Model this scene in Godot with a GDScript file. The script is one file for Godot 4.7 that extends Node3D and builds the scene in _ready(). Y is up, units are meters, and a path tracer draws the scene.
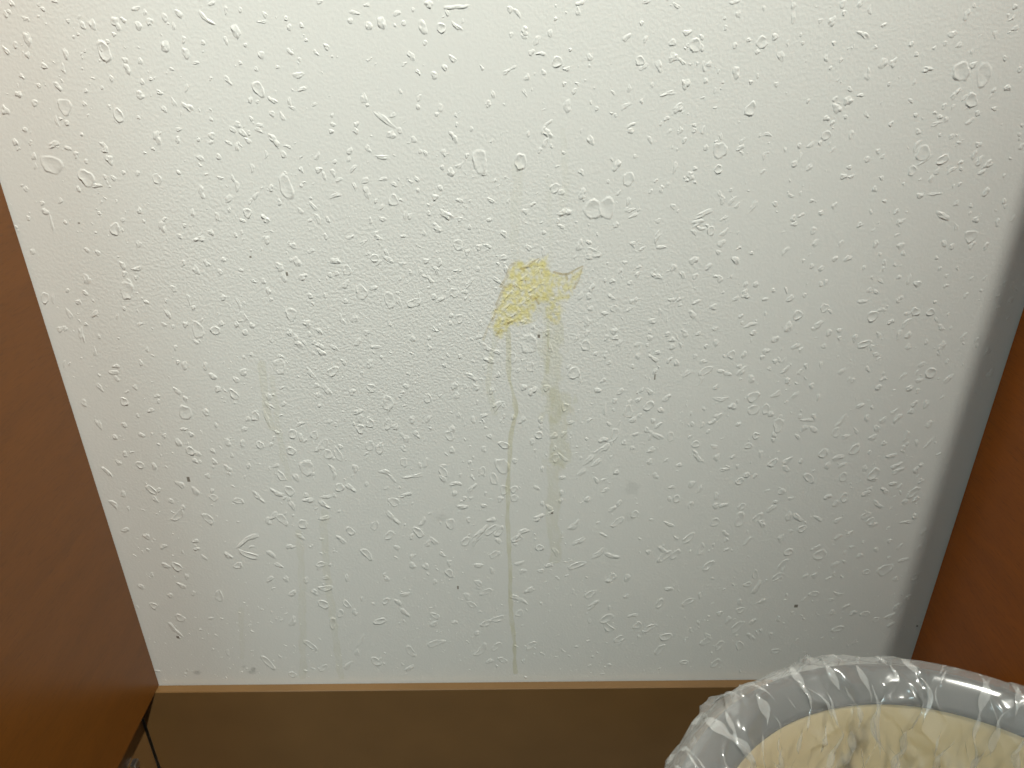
extends Node3D
# A textured, stained white wall between two wooden cabinets, with a brown baseboard and a lined wastebasket.
# World: wall face at z = 0, floor at y = 0, metres.

const GAP_LEFT := -0.393      # inner side of the left cabinet
const GAP_RIGHT := 0.428      # inner side of the right cabinet
const BASE_TOP := 0.157       # top of the baseboard, underside of the cabinets
const PATCH := Rect2(-0.55, 0.12, 1.1, 1.1)   # part of the wall that carries the stain texture: x, y, width, height
const ROOM := Vector3(1.7, 2.5, 3.0)          # half width, height, depth

# Raised paint splatter on the wall, largest first: x, y, width, length (all in 0.1 mm), lean in degrees.
const SPLATS := [
	[-3508, 7192, 166, 149, 16], [3456, 7762, 106, 194, -10], [646, 6807, 149, 167, 28], [-236, 7184, 121, 186, -3], [751, 6813, 133, 183, 7], [141, 5648, 150, 203, 0], [-1742, 7009, 107, 206, -7], [3286, 7786, 128, 146, -15],
	[-2904, 7982, 95, 146, -8], [-3268, 7089, 123, 135, -36], [1593, 7246, 108, 136, -7], [-3183, 6163, 113, 169, 9], [-3292, 7610, 103, 127, 5], [3146, 7211, 110, 129, 8], [-108, 4399, 128, 200, -16], [-1930, 4394, 141, 177, -10],
	[76, 7180, 96, 137, -5], [-2027, 5457, 110, 169, 4], [-2666, 5812, 106, 160, -8], [-1247, 6135, 103, 142, -14], [-2940, 5006, 120, 157, 12], [-1840, 7718, 83, 120, -24], [-1020, 6058, 93, 158, -14], [3414, 7589, 87, 121, -15],
	[1332, 7984, 86, 104, -6], [-1118, 5088, 112, 153, 5], [3744, 3099, 137, 179, 49], [908, 7039, 90, 115, -3], [3685, 6552, 101, 114, -15], [534, 5363, 110, 130, -2], [-937, 7498, 44, 199, -47], [1787, 7547, 80, 107, 20],
	[-2910, 7548, 78, 110, -14], [2404, 4804, 95, 164, 0], [660, 6453, 68, 151, -69], [2190, 3745, 99, 184, 1], [-1856, 5940, 95, 121, 8], [1805, 7996, 77, 89, 26], [-611, 8117, 65, 101, -24], [3051, 3302, 129, 145, 37],
	[-2620, 3560, 65, 276, 57], [-1938, 8103, 62, 103, -19], [-3149, 6687, 79, 115, 23], [1032, 4968, 93, 138, -3], [-813, 6034, 80, 129, 70], [344, 7883, 78, 83, -1], [1491, 3297, 82, 214, 41], [3040, 5871, 98, 107, 7],
	[2156, 4972, 106, 118, 42], [-2640, 3378, 70, 236, -63], [-902, 8147, 65, 90, -6], [2137, 5109, 97, 122, 55], [-3429, 8069, 59, 102, 6], [2346, 2339, 102, 196, 32], [-2775, 8165, 62, 91, -9], [3305, 7159, 71, 103, 63],
	[3381, 4263, 96, 144, 26], [-369, 8247, 32, 176, 86], [-919, 6896, 78, 98, 5], [3661, 5327, 102, 110, 15], [-3246, 3866, 79, 186, 46], [-850, 2140, 89, 223, 71], [-511, 6773, 54, 142, -53], [1687, 5366, 67, 156, 56],
	[-1624, 4547, 68, 186, -20], [-2245, 3800, 88, 159, -33], [952, 2468, 103, 174, 52], [-429, 6527, 81, 97, 2], [627, 3194, 74, 205, 65], [-2461, 8010, 66, 84, 12], [-2273, 5922, 77, 115, 10], [424, 7579, 59, 100, -12],
	[2704, 7851, 62, 89, 16], [1517, 6758, 48, 151, 64], [627, 5627, 83, 110, -2], [-2686, 1883, 75, 259, -29], [-2964, 3823, 80, 167, -31], [-222, 3653, 75, 182, 45], [1647, 7797, 60, 92, -12], [-1785, 7360, 53, 115, -35],
	[-1568, 5403, 76, 126, 59], [-1741, 4657, 78, 143, 40], [-1151, 4002, 94, 135, -41], [3147, 4535, 89, 131, 16], [-377, 2035, 80, 231, 37], [3799, 4048, 73, 170, 37], [-1178, 3814, 56, 229, -41], [-622, 3726, 95, 135, 3],
	[341, 6974, 72, 89, 50], [-2660, 7387, 63, 94, -3], [3421, 6724, 55, 126, -63], [3028, 5615, 67, 129, 73], [1181, 7903, 58, 87, 71], [1287, 7721, 61, 86, -5], [-2729, 7077, 69, 91, -8], [-2130, 4140, 95, 121, -40],
	[-189, 4250, 80, 140, -11], [1215, 5026, 85, 114, 44], [924, 4733, 78, 131, 6], [2783, 4223, 78, 145, -41], [-1841, 5694, 66, 127, -11], [-1120, 2029, 86, 201, -28], [-1470, 3363, 78, 174, -29], [1713, 3533, 75, 173, 41],
	[2701, 3167, 79, 181, 16], [-343, 3614, 64, 199, 40], [-3039, 2843, 81, 177, 3], [-1980, 2708, 102, 142, -49], [-942, 3635, 84, 147, -31], [1605, 2204, 110, 143, 63], [-2322, 7965, 55, 87, 1], [278, 7388, 55, 100, -51],
	[942, 7883, 72, 67, -4], [-1716, 4548, 92, 110, 7], [-481, 8110, 69, 67, 3], [-1344, 6324, 75, 93, 6], [-3, 5515, 79, 104, 1], [-1322, 4634, 84, 117, 5], [423, 6783, 56, 112, 91], [2404, 5885, 86, 88, 32],
	[1083, 7848, 41, 117, -25], [2381, 7348, 67, 80, 59], [-3875, 6112, 69, 107, 16], [-583, 4733, 79, 121, -15], [1001, 3733, 72, 162, 42], [1949, 3177, 78, 166, 40], [2039, 2134, 90, 173, 50], [-479, 6119, 80, 88, 3],
	[-1134, 4863, 69, 132, 13], [-664, 4341, 77, 133, -23], [1306, 4720, 50, 190, -57], [-2058, 3744, 91, 125, 8], [-2473, 5188, 68, 126, -29], [-2131, 8191, 32, 134, -48], [2427, 7541, 65, 78, -11], [557, 6926, 59, 96, 18],
	[812, 7141, 55, 98, 23], [2343, 5779, 64, 117, 10], [-1767, 5389, 48, 164, -26], [153, 5424, 80, 97, 0], [-2009, 4771, 84, 107, 8], [-2521, 5803, 81, 87, -42], [-1233, 4597, 77, 118, 5], [2867, 4502, 89, 107, 17],
	[2521, 8038, 37, 114, -60], [-1642, 5220, 58, 138, -26], [72, 3609, 66, 169, 44], [580, 3698, 66, 165, 43], [1549, 2009, 77, 198, 28], [1479, 6685, 48, 121, 64], [-3430, 4166, 67, 147, -37], [-135, 5042, 54, 152, 42],
	[2266, 4980, 69, 121, -8], [-3391, 3231, 87, 137, -35], [-1919, 2443, 70, 189, 7], [-2195, 2126, 74, 196, -36], [-146, 3639, 73, 151, 35], [-1517, 1884, 93, 164, -37], [833, 3348, 64, 181, 42], [1795, 2689, 73, 178, 51],
	[776, 2809, 84, 152, 41], [981, 2357, 79, 176, -34], [-1120, 6951, 54, 100, -20], [-2183, 4312, 73, 132, -29], [-1296, 4879, 83, 101, 5], [-2942, 8156, 53, 75, -14], [-3453, 7341, 50, 98, 65], [-189, 2483, 68, 192, 71],
	[1956, 7906, 55, 76, -9], [-2077, 6803, 70, 78, 0], [3094, 7080, 67, 78, 8], [-2319, 4964, 72, 113, 9], [-3660, 5777, 42, 168, 6], [2604, 7776, 44, 97, 11], [-2404, 6970, 49, 106, -4], [700, 4464, 59, 152, 34],
	[840, 4581, 62, 140, 61], [-3593, 2386, 54, 249, -22], [-2385, 7601, 49, 89, -58], [-1250, 5232, 81, 92, 5], [-1651, 4173, 87, 106, 6], [-1228, 3597, 80, 130, 37], [-478, 3519, 82, 129, 35], [2282, 8126, 62, 63, -10],
	[2500, 7593, 62, 71, -11], [-896, 7388, 64, 71, -16], [1592, 6622, 67, 82, -6], [-3487, 6269, 65, 92, 23], [-443, 5887, 71, 90, -7], [-1388, 4814, 76, 106, 6], [-2050, 4589, 92, 91, -52], [-96, 4125, 79, 115, 1],
	[2942, 4727, 76, 108, -11], [3103, 4238, 79, 116, -11], [-3059, 7225, 57, 84, -44], [550, 6517, 55, 102, 13], [-2218, 4937, 39, 206, -9], [-89, 4629, 70, 120, -55], [-1892, 6359, 66, 87, -16], [-2977, 4600, 86, 98, -38],
	[-1941, 2934, 71, 161, 84], [-1416, 2468, 84, 151, 65], [1848, 3392, 67, 160, 10], [2472, 2877, 64, 188, 17], [2667, 3022, 72, 158, 50], [-1534, 7812, 39, 106, 77], [-2773, 6703, 60, 90, -8], [1899, 6814, 40, 129, 35],
	[-1743, 6400, 61, 93, -22], [-3740, 7591, 58, 76, 7], [3226, 8160, 45, 82, 2], [-2716, 7686, 63, 64, -21], [-931, 4297, 45, 191, 79], [1596, 7108, 67, 70, -7], [2970, 4859, 47, 162, 34], [-1075, 7646, 48, 86, -10],
	[1955, 3721, 85, 113, 40], [2405, 2063, 86, 145, -7], [2000, 5362, 47, 144, 38], [-2433, 4076, 53, 165, -33], [607, 7330, 49, 88, -37], [171, 5183, 62, 113, 27], [2418, 4406, 74, 111, 35], [-2335, 2480, 60, 190, 22],
	[16, 3540, 70, 138, 60], [-297, 2853, 69, 158, 59], [2360, 3770, 69, 133, 40], [1600, 3324, 70, 145, 35], [2189, 2066, 78, 167, 27], [1108, 2179, 82, 152, 51], [2618, 5948, 73, 80, 31], [-757, 5126, 68, 101, 3],
	[1389, 7059, 65, 70, -6], [-1110, 6425, 74, 70, 5], [968, 3318, 61, 162, -71], [805, 2656, 63, 180, 41], [1429, 2335, 68, 173, 51], [-199, 5493, 54, 117, -62], [-561, 8265, 51, 65, -51], [110, 8088, 53, 65, 0],
	[-2497, 6598, 48, 105, 76], [-2348, 5404, 64, 101, 43], [-1241, 5473, 64, 98, 23], [-224, 5621, 46, 133, -46], [-363, 5332, 48, 134, -56], [1484, 6379, 66, 78, 58], [3394, 5905, 74, 79, 29], [-1692, 4363, 51, 158, -15],
	[-2251, 4122, 59, 141, -51], [-1022, 4448, 70, 111, 4], [389, 4477, 70, 110, -1], [1695, 4489, 55, 139, -30], [3015, 4454, 58, 133, 65], [3414, 2293, 75, 153, 69], [-3502, 2543, 95, 115, -47], [-1604, 3657, 76, 120, -29],
	[-196, 3347, 81, 119, 54], [2661, 3779, 65, 135, -9], [1496, 2678, 79, 140, 20], [-707, 7932, 45, 78, -45], [-1817, 3980, 54, 155, -46], [-1359, 3722, 74, 119, 21], [-994, 8131, 57, 59, 5], [3171, 7161, 34, 123, 45],
	[-1813, 4757, 71, 100, 24], [1857, 5090, 42, 160, 79], [1437, 4700, 67, 107, -5], [3157, 3997, 70, 119, -11], [193, 8022, 41, 82, 27], [-1944, 6755, 50, 93, -34], [2776, 7853, 51, 70, 59], [-1734, 5855, 63, 89, -67],
	[-1431, 6403, 57, 87, -84], [3692, 5584, 64, 96, 5], [-379, 3518, 58, 154, 35], [-308, 2422, 71, 155, 53], [-209, 2082, 69, 172, 37], [173, 2094, 71, 165, 41], [234, 3796, 62, 136, 55], [640, 3505, 65, 138, 54],
	[2172, 1800, 77, 161, 37], [3666, 7124, 47, 89, 50], [-426, 7364, 43, 90, -29], [3280, 7632, 41, 89, 39], [2750, 3772, 52, 166, -48], [982, 3029, 69, 143, 31], [-460, 7104, 60, 69, -18], [1892, 5525, 74, 79, 33],
	[-3458, 5124, 75, 88, -4], [1166, 7659, 34, 107, 71], [1170, 6579, 39, 119, 21], [-354, 6198, 39, 129, 40], [-1548, 4171, 53, 145, -47], [-583, 6659, 58, 79, -58], [3591, 7144, 50, 83, 6], [-1713, 6271, 50, 100, 71],
	[634, 5844, 61, 89, 17], [4162, 6112, 44, 116, -40], [-2631, 4030, 72, 108, -77], [3411, 3783, 76, 109, 51], [233, 4732, 76, 89, 0], [6, 4026, 80, 97, 0], [2730, 3338, 81, 110, 51], [-2620, 8147, 53, 60, 13],
	[1166, 8002, 54, 60, -5], [1822, 6375, 60, 80, -16], [462, 5018, 67, 94, -1], [-296, 4346, 70, 103, 2], [-2205, 6916, 46, 92, 54], [-3714, 5969, 42, 128, -14], [-2575, 6338, 58, 83, -31], [3473, 4870, 47, 141, 27],
	[-662, 3109, 78, 120, -31], [2436, 3054, 68, 136, -8], [-2765, 7863, 46, 72, -27], [-2425, 8199, 44, 70, -23], [2338, 8237, 42, 73, -5], [-1655, 2183, 40, 267, 28], [-979, 7226, 30, 126, -84], [-3184, 7968, 41, 78, -7],
	[1249, 7547, 50, 70, 60], [3158, 8037, 51, 62, 59], [-2009, 7411, 43, 85, -41], [1690, 6518, 58, 77, 35], [1517, 5903, 55, 93, -32], [3339, 5806, 50, 105, 35], [3829, 5267, 54, 110, 33], [4189, 5321, 66, 92, 3],
	[-3474, 4449, 76, 92, -31], [-2324, 4655, 71, 95, -29], [1675, 4616, 73, 91, 54], [2547, 4423, 56, 126, 35], [3466, 3712, 81, 102, 25], [2814, 3629, 82, 100, 39], [3035, 7806, 40, 85, 91], [3707, 6906, 51, 80, 30],
	[-3740, 4894, 48, 136, -8], [-3021, 4151, 61, 124, -10], [-821, 4445, 53, 129, 20], [635, 4316, 61, 116, 44], [3591, 4683, 49, 139, 10], [-1150, 2589, 63, 155, -39], [403, 3368, 52, 162, -25], [1473, 3382, 54, 155, -45],
	[-374, 8125, 30, 101, -51], [-1870, 6273, 51, 92, -1], [141, 6358, 37, 124, 49], [2021, 5803, 41, 123, 74], [2595, 5799, 59, 87, 43], [-3834, 4005, 53, 140, -35], [-2323, 3855, 58, 131, 40], [1286, 2369, 77, 130, 40],
	[1553, 4007, 74, 98, -5], [-1371, 6202, 52, 89, 51], [-2321, 8224, 43, 66, -48], [-2537, 8173, 55, 52, 2], [-1785, 7949, 54, 56, 9], [2098, 5287, 66, 83, -8], [296, 5215, 66, 83, -1], [-3304, 7755, 41, 77, -38],
	[-2055, 7783, 38, 81, -41], [857, 7574, 37, 88, 56], [2462, 8241, 37, 74, 30], [-2123, 7013, 39, 98, 10], [266, 7315, 38, 92, 36], [-3480, 5417, 49, 112, 85], [-997, 6413, 43, 99, -57], [-1962, 4031, 58, 123, 79],
	[769, 4426, 53, 125, 39], [3600, 4298, 60, 110, 58], [3073, 2786, 70, 125, 77], [1247, 7570, 35, 93, 55], [-1534, 6757, 39, 102, -18], [-1655, 5645, 45, 112, -49], [1522, 5343, 46, 118, 39], [-3149, 4220, 54, 127, -31],
	[1366, 5101, 47, 120, 44], [2333, 5132, 49, 115, 48], [3572, 4355, 56, 117, 58], [836, 8038, 38, 77, 46], [3300, 5699, 50, 103, 6], [1262, 7124, 34, 104, 16], [-1647, 5589, 55, 92, -43], [3521, 5903, 68, 71, 5],
	[1266, 8066, 46, 63, 72], [-2247, 7395, 53, 63, -58], [-2849, 5475, 58, 90, 12], [-1327, 5897, 56, 84, 6], [-2862, 4071, 80, 85, -50], [-912, 4904, 60, 96, 4], [2134, 4203, 74, 92, 30], [1168, 3825, 67, 109, 22],
	[-1124, 7047, 45, 79, 76], [3086, 7267, 33, 101, 20], [854, 5963, 67, 68, -3], [1184, 5846, 56, 83, 74], [2247, 5664, 59, 82, 68], [-3066, 4691, 63, 97, -16], [-1478, 4388, 59, 107, -11], [370, 4722, 60, 99, 35],
	[459, 4485, 41, 153, -45], [1964, 5009, 64, 87, 61], [820, 4672, 64, 92, 61], [2729, 4765, 53, 109, -42], [-1832, 3822, 56, 127, 67], [-2419, 3376, 65, 118, -32], [-2093, 1791, 70, 151, 45], [-1704, 3548, 52, 142, -34],
	[-796, 3523, 62, 119, -41], [-373, 2973, 62, 133, -31], [-451, 2688, 67, 131, -40], [0, 2773, 59, 144, -64], [44, 2558, 77, 117, 24], [-840, 2539, 72, 124, -51], [-1741, 2705, 68, 129, -33], [-1824, 2583, 70, 124, 6],
	[-890, 3770, 52, 133, 20], [-1825, 1821, 62, 164, 28], [2626, 3507, 66, 112, -9], [2351, 2574, 76, 114, 63], [2507, 2192, 62, 155, -37], [-2775, 3238, 74, 107, 78], [-1948, 3241, 71, 111, 67], [-493, 2795, 66, 130, -22],
	[1141, 3027, 63, 129, 12], [-549, 7802, 51, 57, 3], [-1392, 4997, 47, 116, 74], [-884, 4754, 48, 119, -43], [-1368, 6934, 38, 93, 76], [321, 5607, 43, 110, -10], [-1209, 4347, 57, 108, -71], [-500, 3934, 59, 114, 79],
	[3695, 5014, 50, 112, 4], [3501, 4467, 58, 104, 78], [3355, 4044, 61, 106, 51], [2480, 3878, 60, 114, 40], [3493, 3915, 50, 138, -49], [3655, 2502, 73, 118, 77], [57, 8201, 29, 89, -42], [-3077, 7331, 36, 88, -37],
	[-2176, 5066, 45, 117, -41], [-2131, 3964, 47, 144, -18], [-397, 4148, 46, 140, 46], [-413, 7913, 38, 74, -46], [3138, 6482, 52, 73, 56], [-2625, 5367, 57, 86, -29], [-3798, 4369, 47, 130, -30], [-2045, 4292, 60, 104, -19],
	[81, 4893, 54, 101, 27], [2189, 3901, 67, 99, 40], [3775, 4805, 63, 89, 26], [2545, 4339, 53, 114, -40], [-2036, 7473, 56, 54, 10], [3359, 7831, 49, 58, -15], [-3072, 7300, 51, 63, 14], [-1957, 6585, 53, 69, 9],
	[-262, 6505, 54, 69, 2], [1657, 6862, 52, 66, -7], [-69, 6417, 56, 68, 80], [-2616, 4686, 61, 91, 10], [-514, 5246, 59, 83, 3], [-557, 4804, 61, 88, 3], [-1, 4133, 70, 89, 35], [2931, 4363, 63, 95, -10],
	[247, 3426, 75, 94, 54], [-3639, 6739, 25, 146, 6], [-1473, 7134, 45, 72, 76], [2413, 6614, 52, 69, 22], [-1322, 5680, 51, 88, 32], [3349, 6157, 58, 69, 42], [-2753, 5004, 61, 86, -17], [-2168, 5159, 59, 85, -19],
	[-3141, 6221, 33, 121, -11], [-2280, 6043, 33, 125, -15], [-1434, 5890, 42, 100, -23], [-1176, 5632, 44, 101, 85], [546, 5698, 42, 105, 27], [3271, 6195, 42, 96, 7], [1848, 4915, 50, 103, 55], [-858, 2429, 62, 138, 44],
	[149, 2877, 63, 123, 53], [2800, 1976, 75, 117, 77], [3441, 7441, 36, 81, 51], [-59, 6613, 41, 87, -49], [913, 5639, 46, 95, 36], [1272, 4558, 54, 103, 43], [3225, 3171, 65, 112, 37], [-787, 8211, 37, 65, 82],
	[6, 8228, 40, 59, -32], [-2387, 3789, 65, 97, 9], [2300, 3484, 48, 143, 28], [-3605, 7701, 49, 58, 17], [-1748, 7642, 31, 90, -53], [-515, 7576, 39, 71, 13], [3397, 7077, 35, 90, 50], [-586, 6380, 43, 85, 3],
	[-944, 6050, 45, 88, -5], [1713, 6212, 55, 70, -7], [658, 6143, 45, 86, 17], [1652, 5284, 36, 130, 3], [2731, 6379, 49, 75, 44], [2317, 6036, 50, 79, 62], [2377, 5374, 41, 113, 43], [-1041, 4078, 46, 131, 73],
	[-553, 4201, 46, 127, 85], [3925, 2464, 59, 137, 48], [-3505, 7642, 51, 54, -11], [3655, 7674, 52, 54, -16], [394, 6941, 55, 58, -1], [-3742, 2716, 73, 105, -34], [-2281, 2864, 66, 116, 56], [-892, 3199, 65, 108, -40],
	[-140, 1882, 75, 118, -50], [-3664, 6833, 52, 63, -41], [-1726, 7249, 45, 66, -13], [1735, 6862, 31, 104, 36], [-3497, 5966, 46, 87, 62], [-1377, 4927, 50, 97, 14], [-2447, 1693, 88, 102, -47], [-852, 3496, 62, 104, 36],
	[-1424, 5196, 59, 77, 6], [-980, 4702, 61, 82, 4], [97, 5225, 59, 77, 0], [2216, 4700, 68, 75, 20], [974, 7843, 34, 74, 56], [1700, 6608, 38, 88, 47], [3539, 7194, 37, 79, 18], [-2968, 5227, 46, 98, -40],
	[-762, 4911, 40, 120, 29], [1253, 4711, 42, 120, 13], [3289, 4669, 50, 101, 52], [2994, 3388, 56, 114, 50], [579, 7908, 43, 56, -2], [1895, 8033, 42, 57, 76], [-2792, 6181, 53, 69, -7], [1319, 6317, 49, 71, -5],
	[864, 5757, 53, 75, 16], [2184, 5554, 59, 71, 32], [1680, 4170, 63, 88, 21], [1933, 4032, 57, 98, -6], [3508, 5177, 65, 68, 53], [2547, 4073, 66, 88, 18], [-1697, 7529, 31, 85, -19], [-1086, 8217, 26, 85, -76],
	[2175, 7140, 51, 57, -9], [-2889, 5959, 37, 105, -12], [627, 6416, 54, 63, -2], [1225, 5493, 36, 116, -58], [2161, 4593, 69, 73, -8], [3306, 4767, 61, 81, -12], [-2611, 8259, 30, 74, 74], [501, 8262, 32, 69, 82],
	[290, 8070, 36, 65, -6], [962, 8268, 32, 69, 81], [-3212, 7031, 38, 81, 81], [-2080, 7436, 39, 69, -58], [-2365, 7231, 41, 69, -45], [-1757, 6535, 44, 76, -56], [1743, 7263, 39, 72, 65], [2569, 7352, 40, 69, 10],
	[2444, 6510, 45, 75, 33], [-3163, 6387, 45, 79, -11], [570, 6078, 44, 85, 37], [2436, 5598, 50, 82, 55], [-2921, 4572, 56, 91, -39], [-2667, 4403, 56, 95, -33], [-1939, 4722, 49, 102, -10], [-668, 4265, 54, 100, -43],
	[334, 3914, 54, 107, -44], [3524, 4071, 48, 119, -46], [3090, 3929, 59, 100, 27], [4011, 3573, 62, 102, 23], [-3499, 3247, 65, 100, -48], [-1334, 2745, 68, 106, 28], [-2101, 3595, 55, 110, -51], [-3398, 2983, 60, 114, -41],
	[-2852, 3367, 55, 117, -31], [-366, 3207, 57, 113, 78], [80, 2727, 57, 126, -52], [-1132, 2834, 60, 115, 84], [-1162, 1778, 59, 147, 43], [-220, 3775, 53, 112, 66], [2240, 2435, 58, 134, 27], [-496, 5152, 62, 71, 2],
	[-729, 7349, 41, 66, -17], [1685, 5969, 50, 74, 68], [3380, 5690, 52, 77, 17], [3195, 7426, 29, 94, 75], [-3808, 6104, 31, 120, 12], [-120, 6224, 31, 112, -48], [85, 6024, 32, 115, 38], [1883, 4468, 62, 81, -6],
	[3771, 4306, 63, 85, -13], [-3012, 8151, 44, 51, -8], [1471, 5727, 54, 72, -5], [-3818, 5111, 56, 81, 15], [-323, 5230, 56, 77, 2], [247, 4891, 57, 80, 0], [1744, 5638, 54, 71, -6], [157, 7946, 41, 55, 16],
	[1614, 8181, 38, 57, -28], [-2992, 6562, 50, 63, -18], [-1993, 6936, 41, 70, 45], [3484, 6499, 42, 76, -31], [298, 5756, 49, 76, 13], [1400, 6258, 45, 74, -33], [1212, 5170, 52, 82, -48], [1082, 4881, 57, 80, 34],
	[1938, 3914, 64, 86, 30], [4063, 2997, 70, 97, 12], [-1026, 3215, 63, 98, 4], [-1068, 6596, 37, 84, -52], [-1528, 5628, 42, 91, -55], [-3735, 7362, 39, 67, -10], [-1887, 7432, 36, 71, -69], [-509, 7251, 36, 73, -28],
	[919, 6864, 37, 77, 12], [3198, 6886, 52, 56, -13], [-2476, 6393, 42, 76, -31], [-2269, 5780, 57, 66, 10], [-2426, 5331, 48, 85, -41], [1203, 6239, 38, 87, -59], [3856, 5669, 46, 84, 15], [2506, 5117, 48, 89, 30],
	[3147, 3726, 58, 98, 38], [3973, 2603, 63, 114, 22], [1581, 8260, 26, 80, 81], [1204, 6489, 33, 95, -87], [2218, 6450, 36, 88, 39], [3712, 6476, 38, 83, 42], [-3054, 6357, 34, 97, 85], [587, 5297, 35, 115, -2],
	[-3636, 5268, 42, 99, -26], [-1782, 4068, 46, 115, 79], [3341, 4854, 44, 102, 33], [2948, 3749, 43, 132, -57], [3499, 3671, 52, 108, 64], [2698, 5721, 51, 73, -10], [-2604, 5240, 53, 78, 11], [-191, 5195, 53, 77, 1],
	[-567, 4580, 55, 83, 3], [2933, 6498, 44, 72, 8], [1605, 6321, 44, 73, 35], [1944, 6063, 46, 74, 74], [-1010, 4603, 50, 94, -22], [953, 5173, 50, 83, 45], [-2051, 2876, 57, 113, -38], [-1223, 7268, 43, 59, 62],
	[140, 6496, 49, 61, -59], [834, 6678, 48, 61, -3], [3312, 6897, 25, 115, 86], [639, 6077, 50, 66, -2], [-1152, 4281, 32, 151, -36], [2660, 4862, 32, 136, 91], [-2363, 3232, 52, 112, -50], [1502, 3700, 46, 118, -60],
	[-3362, 7892, 42, 51, -18], [-3379, 7511, 27, 90, -5], [-2393, 6651, 46, 63, -20], [-206, 7095, 51, 51, 2], [905, 7396, 50, 48, -4], [2571, 7041, 52, 52, -11], [-2688, 6084, 29, 114, -3], [29, 5934, 29, 116, 43],
	[3099, 5923, 32, 106, 74], [-1069, 4831, 48, 88, 5], [753, 5187, 54, 73, 79], [2644, 4775, 57, 77, 29], [3820, 3694, 42, 127, 84], [3557, 3069, 73, 82, 49], [-592, 6912, 50, 55, 3], [3688, 6688, 51, 59, -15],
	[-3830, 5828, 54, 67, 16], [172, 4661, 55, 79, 0], [-3605, 3614, 56, 96, -35], [-2217, 3471, 61, 91, 78], [-159, 3515, 54, 102, -33], [48, 3230, 56, 102, 66], [2414, 3688, 49, 107, -39], [2375, 2922, 67, 89, 64],
	[2056, 2198, 55, 129, -44], [3232, 5189, 61, 64, 40], [-1522, 7715, 27, 81, 81], [-1627, 7629, 33, 68, -8], [-2482, 7637, 34, 67, -10], [3224, 7965, 34, 60, 33], [3462, 8034, 30, 71, -25], [-1984, 7151, 31, 80, -1],
	[-1367, 7113, 35, 72, -36], [2295, 7113, 36, 70, 29], [3983, 6698, 39, 72, 16], [-695, 6260, 38, 81, -68], [-596, 6061, 38, 86, 65], [-50, 6324, 35, 85, -4], [2928, 6004, 40, 82, 85], [2001, 5524, 42, 86, 32],
	[2877, 5352, 45, 84, 35], [-3347, 4429, 45, 105, -5], [-3422, 4059, 51, 96, -30], [1969, 4333, 50, 92, 72], [944, 3887, 51, 99, 54], [3107, 5004, 47, 85, 66], [3850, 3969, 53, 93, 37], [3594, 8070, 36, 55, 52],
	[-1981, 7356, 37, 63, -46], [3289, 7071, 40, 64, 19], [3255, 7014, 39, 66, 7], [1879, 5339, 44, 85, -68], [2189, 4268, 55, 84, 72], [2995, 4009, 57, 84, 71], [99, 5858, 33, 100, 58], [2010, 3923, 44, 110, 78],
	[-2120, 3040, 54, 106, 8], [-1209, 2728, 62, 101, -20], [-647, 6084, 47, 66, 3], [2014, 6165, 47, 66, -8], [-364, 4898, 51, 78, 2], [127, 7781, 44, 48, 0], [-802, 6763, 47, 56, 4], [114, 6793, 47, 56, 0],
	[2729, 7168, 46, 54, -12], [-1239, 5768, 51, 65, 6], [-3460, 7965, 39, 52, -5], [-2768, 7925, 39, 52, -21], [-1769, 7548, 38, 58, -59], [-470, 7852, 36, 56, -30], [-1658, 6818, 42, 62, -29], [-831, 7417, 38, 59, -22],
	[545, 7094, 37, 65, -46], [2236, 6717, 43, 62, 22], [-2013, 6151, 44, 70, -11], [-3710, 4121, 47, 99, 14], [700, 4008, 54, 89, 33], [3752, 3941, 63, 76, 50], [3795, 2418, 68, 97, 23], [-1860, 6995, 44, 57, 9],
	[1333, 4269, 56, 81, -37], [2318, 4927, 51, 77, -8], [3193, 4874, 51, 78, -12], [2555, 2694, 55, 107, 50], [2290, 4500, 50, 85, -8], [-655, 3239, 54, 97, 3], [-1672, 2596, 56, 105, 6], [1443, 7857, 44, 45, -6],
	[3550, 7269, 46, 51, -15], [-2396, 6096, 50, 60, 10], [1174, 5691, 51, 63, -4], [1424, 5450, 52, 65, -5], [-130, 4018, 64, 70, 1], [3817, 4600, 34, 121, 25], [3884, 3767, 58, 83, -13], [-2661, 7918, 38, 51, 13],
	[229, 7937, 27, 72, 91], [-397, 7154, 30, 77, 61], [1510, 6644, 32, 82, -75], [-2762, 5859, 45, 70, 12], [-1140, 6170, 35, 84, 80], [-1637, 5785, 38, 84, -38], [827, 6068, 34, 88, -49], [1375, 5603, 52, 63, 57],
	[3561, 5410, 43, 80, 53], [-1920, 4468, 45, 91, -71], [1314, 4817, 41, 94, 38], [3042, 4681, 45, 87, 66], [3062, 4370, 47, 89, 52], [3185, 3521, 50, 100, 38], [-2021, 8050, 32, 58, -12], [-1575, 7969, 32, 60, -49],
	[-1310, 7999, 32, 59, -38], [-3624, 7256, 34, 69, 12], [-2071, 7308, 34, 66, -6], [1054, 7331, 31, 70, -34], [1938, 7358, 31, 71, -80], [-272, 4940, 45, 84, 74], [3447, 3280, 58, 89, 50], [-850, 5706, 48, 66, 4],
	[-274, 4585, 52, 76, 2], [-3809, 2973, 60, 93, -34], [-3792, 3698, 54, 92, 79], [-2479, 3059, 53, 104, 57], [-285, 1867, 63, 108, 52], [2500, 2416, 61, 100, 37], [1830, 1822, 68, 96, 77], [1230, 2511, 50, 116, 77],
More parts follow.
